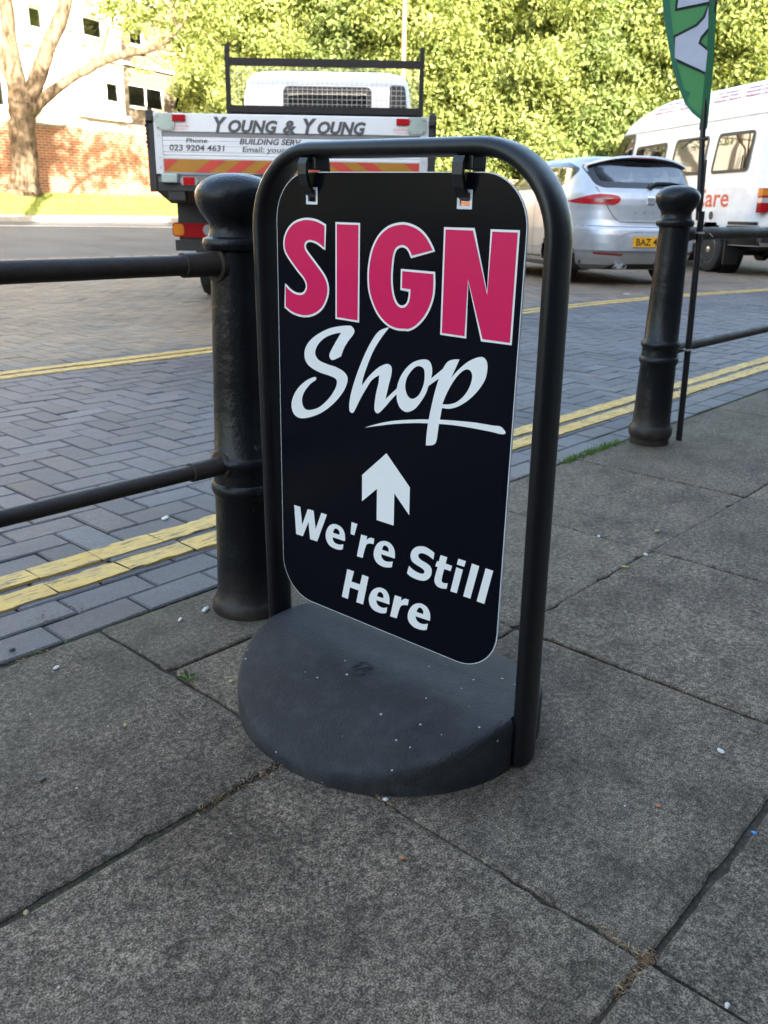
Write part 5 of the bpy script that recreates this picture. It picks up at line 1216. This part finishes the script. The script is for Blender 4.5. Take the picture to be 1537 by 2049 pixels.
o = tufts('kerb_weeds', 420, 2.55, 2.98, 1.462, 1.503, .018, .0016, 'weed', zf=lambda y: 0.0, seed=8); tag(o, 'short green weeds in the kerb joint beside the flag bollard', 'weeds', kind='stuff')
o = tufts('kerb_moss', 800, .35, 5.2, 1.476, 1.494, .006, .0018, 'weed', zf=lambda y: -.004, seed=9); tag(o, 'low moss and weeds along the kerb joint', 'moss', kind='stuff')
o = tufts('joint_moss', 260, .30, .70, .872, .884, .007, .0014, 'weed', zf=lambda y: -.010, seed=10); tag(o, 'green moss in the wide slab joint at lower left', 'moss', kind='stuff')

# ------------------------------------------------------------------ small things on the pavement
def lump(name, label, cat, x, y, rx, ry, rz_, mat, z=0.0, group=None):
    bm = bmesh.new(); bmesh.ops.create_icosphere(bm, subdivisions=2, radius=1)
    a = rnd.uniform(0, 3.1); c, s_ = math.cos(a), math.sin(a)
    for v in bm.verts:
        k = 1 + rnd.gauss(0, .10); q = Vector((v.co.x * rx * k, v.co.y * ry * k, v.co.z * rz_ * k)); v.co = Vector((q.x * c - q.y * s_, q.x * s_ + q.y * c, max(q.z, -rz_ * .6) + rz_ * .6))
    me = bpy.data.meshes.new(name); bm.to_mesh(me); bm.free(); o = link(name, me, mat, None, True); o.location = (x, y, z)
    return tag(o, label, cat, group)
def gp(px, py):
    d = rt * ((px - CXP) / FP) - up * ((py - CYP) / FP) + fw; t = -.81 / d.z; return d.x * t, d.y * t
for nm, lb, ct, px, py, a, b_, c, mt in (
    ('white_chip', 'white chip on the slab right of the sign base', 'chip', 1443, 1505, .0078, .0052, .002, 'shell'),
    ('orange_crumb', 'orange brown crumb on the slab right of the sign, near the large joint', 'crumb', 1317, 1614, .0042, .0036, .002, 'orange_bit'),
    ('orange_crumb', 'reddish crumb on the slab below the middle of the sign base', 'crumb', 805, 1718, .0045, .0035, .0016, 'orange_bit'),
    ('blue_plastic', 'tiny blue plastic ring in the joint at the right edge', 'litter', 1509, 1668, .0040, .0030, .0016, 'blue_bit'),
    ('white_pebble', 'pair of white pebbles in the joint just below the sign base', 'pebble', 772, 1602, .0048, .0034, .0026, 'shell'),
    ('white_pebble', 'white pebble in the joint at the lower right corner', 'pebble', 1455, 2015, .0042, .0030, .0024, 'shell'),
    ('yellow_crumb', 'yellow crumb on the slab left of the sign base', 'crumb', 462, 1364, .0040, .0036, .002, 'yellow_bit'),
    ('tan_crumb', 'small tan crumb in the middle of the left slab', 'crumb', 251, 1452, .0036, .003, .002, 'yellow_bit'),
    ('dark_pebble', 'dark pebble on the left slab', 'pebble', 85, 1560, .0060, .0045, .002, 'stone_grey'),
    ('white_chip', 'white chip by the kerb at the left edge', 'chip', 113, 1337, .0085, .005, .002, 'shell'),
    ('white_chip', 'pale chip on the slab in front of the big bollard', 'chip', 361, 1242, .0085, .004, .003, 'shell'),
    ('white_chip', 'larger pale shell piece at the foot of the big bollard', 'chip', 412, 1222, .014, .006, .004, 'shell'),
    ('white_chip', 'pale flake on the grey blocks beside the near yellow line', 'chip', 331, 1038, .016, .009, .003, 'shell'),
    ('dark_pebble', 'black pebble on the grey kerb block at the left edge', 'pebble', 25, 1302, .006, .005, .004, 'stone_grey'),
    ('white_pebble', 'white pebble in the joint junction right of the sign post', 'pebble', 1292, 1112, .010, .005, .004, 'shell'),
    ('tan_crumb', 'tan crumb lying in the slab joint right of the sign post', 'crumb', 1250, 1136, .010, .004, .003, 'yellow_bit'),
    ('tan_pebble', 'tan pebble on the slab above the joint crossing', 'pebble', 1315, 1065, .009, .006, .004, 'straw'),
    ('white_chip', 'small white chip in the joint close to the sign post', 'chip', 1198, 1074, .010, .004, .002, 'shell'),
    ('tan_crumb', 'tan stone in the wide joint at the lower left edge', 'crumb', 53, 1828, .0045, .003, .002, 'straw'),
    ('white_chip', 'white flake on the brown blocks under the silver car', 'chip', 1254, 589, .045, .03, .006, 'shell')):
    x, y = gp(px, py); lump(nm, lb, ct, x, y, a, b_, c, mt, .0005)
def weed():
    x, y = gp(378, 1360); t = thing('weed', 'small green weed growing from the slab joint in front of the bollard', 'weed', (x, y, -.004)); mb = MB()
    for k in range(6):
        a = k * 1.05 + .3; L = rnd.uniform(.016, .026); w = .0042; c, s_ = math.cos(a), math.sin(a); e = .35 + .5 * rnd.random()
        mb.add([(0, 0, .002), (c * L * .5 - s_ * w, s_ * L * .5 + c * w, L * .55 * e + .004), (c * L, s_ * L, L * .9 * e), (c * L * .5 + s_ * w, s_ * L * .5 - c * w, L * .55 * e + .004)], [(0, 1, 2, 3)])
    mb.build('leaves', 'weed', t, fix=False)
weed()
def debris(name, label, spots, n, seed):
    g_ = random.Random(seed); mb = MB()
    for k in range(n):
        px, py = g_.choice(spots); x, y = gp(px + g_.gauss(0, 7), py + g_.gauss(0, 7)); a = g_.uniform(0, 3.14); L = g_.uniform(.0008, .0042); w = g_.uniform(.0003, .0008)
        c, s_ = math.cos(a) * L, math.sin(a) * L; z = g_.uniform(-.006, .0025)
        mb.tube([(x - c, y - s_, z), (x, y, z + .0006), (x + c, y + s_, z)], w, 5, mi=0 if g_.random() < .72 else 1)
    o = mb.build(name, ['twig', 'straw'], fix=False); tag(o, label, 'debris', kind='stuff')
ln = lambda a, b_, n: [(a[0] + (b_[0] - a[0]) * k / n, a[1] + (b_[1] - a[1]) * k / n) for k in range(n + 1)]
debris('joint_debris', 'brown leaf crumbs packed in the slab joint crossing at lower right', ln((1300, 1918), (1235, 1985), 12) + ln((1298, 1915), (1215, 1860), 10) + [(1295, 1918)] * 18, 420, 3)
debris('joint_debris', 'dry brown dirt in the wide joint left of the sign base', ln((565, 1528), (400, 1620), 20), 170, 4)
debris('joint_debris', 'dry dirt between the kerb blocks at left', ln((60, 1245), (175, 1215), 12) + ln((40, 1322), (90, 1302), 6), 260, 6)
debris('joint_debris', 'crumbs in the joint directly under the front of the base', ln((752, 1588), (790, 1612), 6), 60, 7)
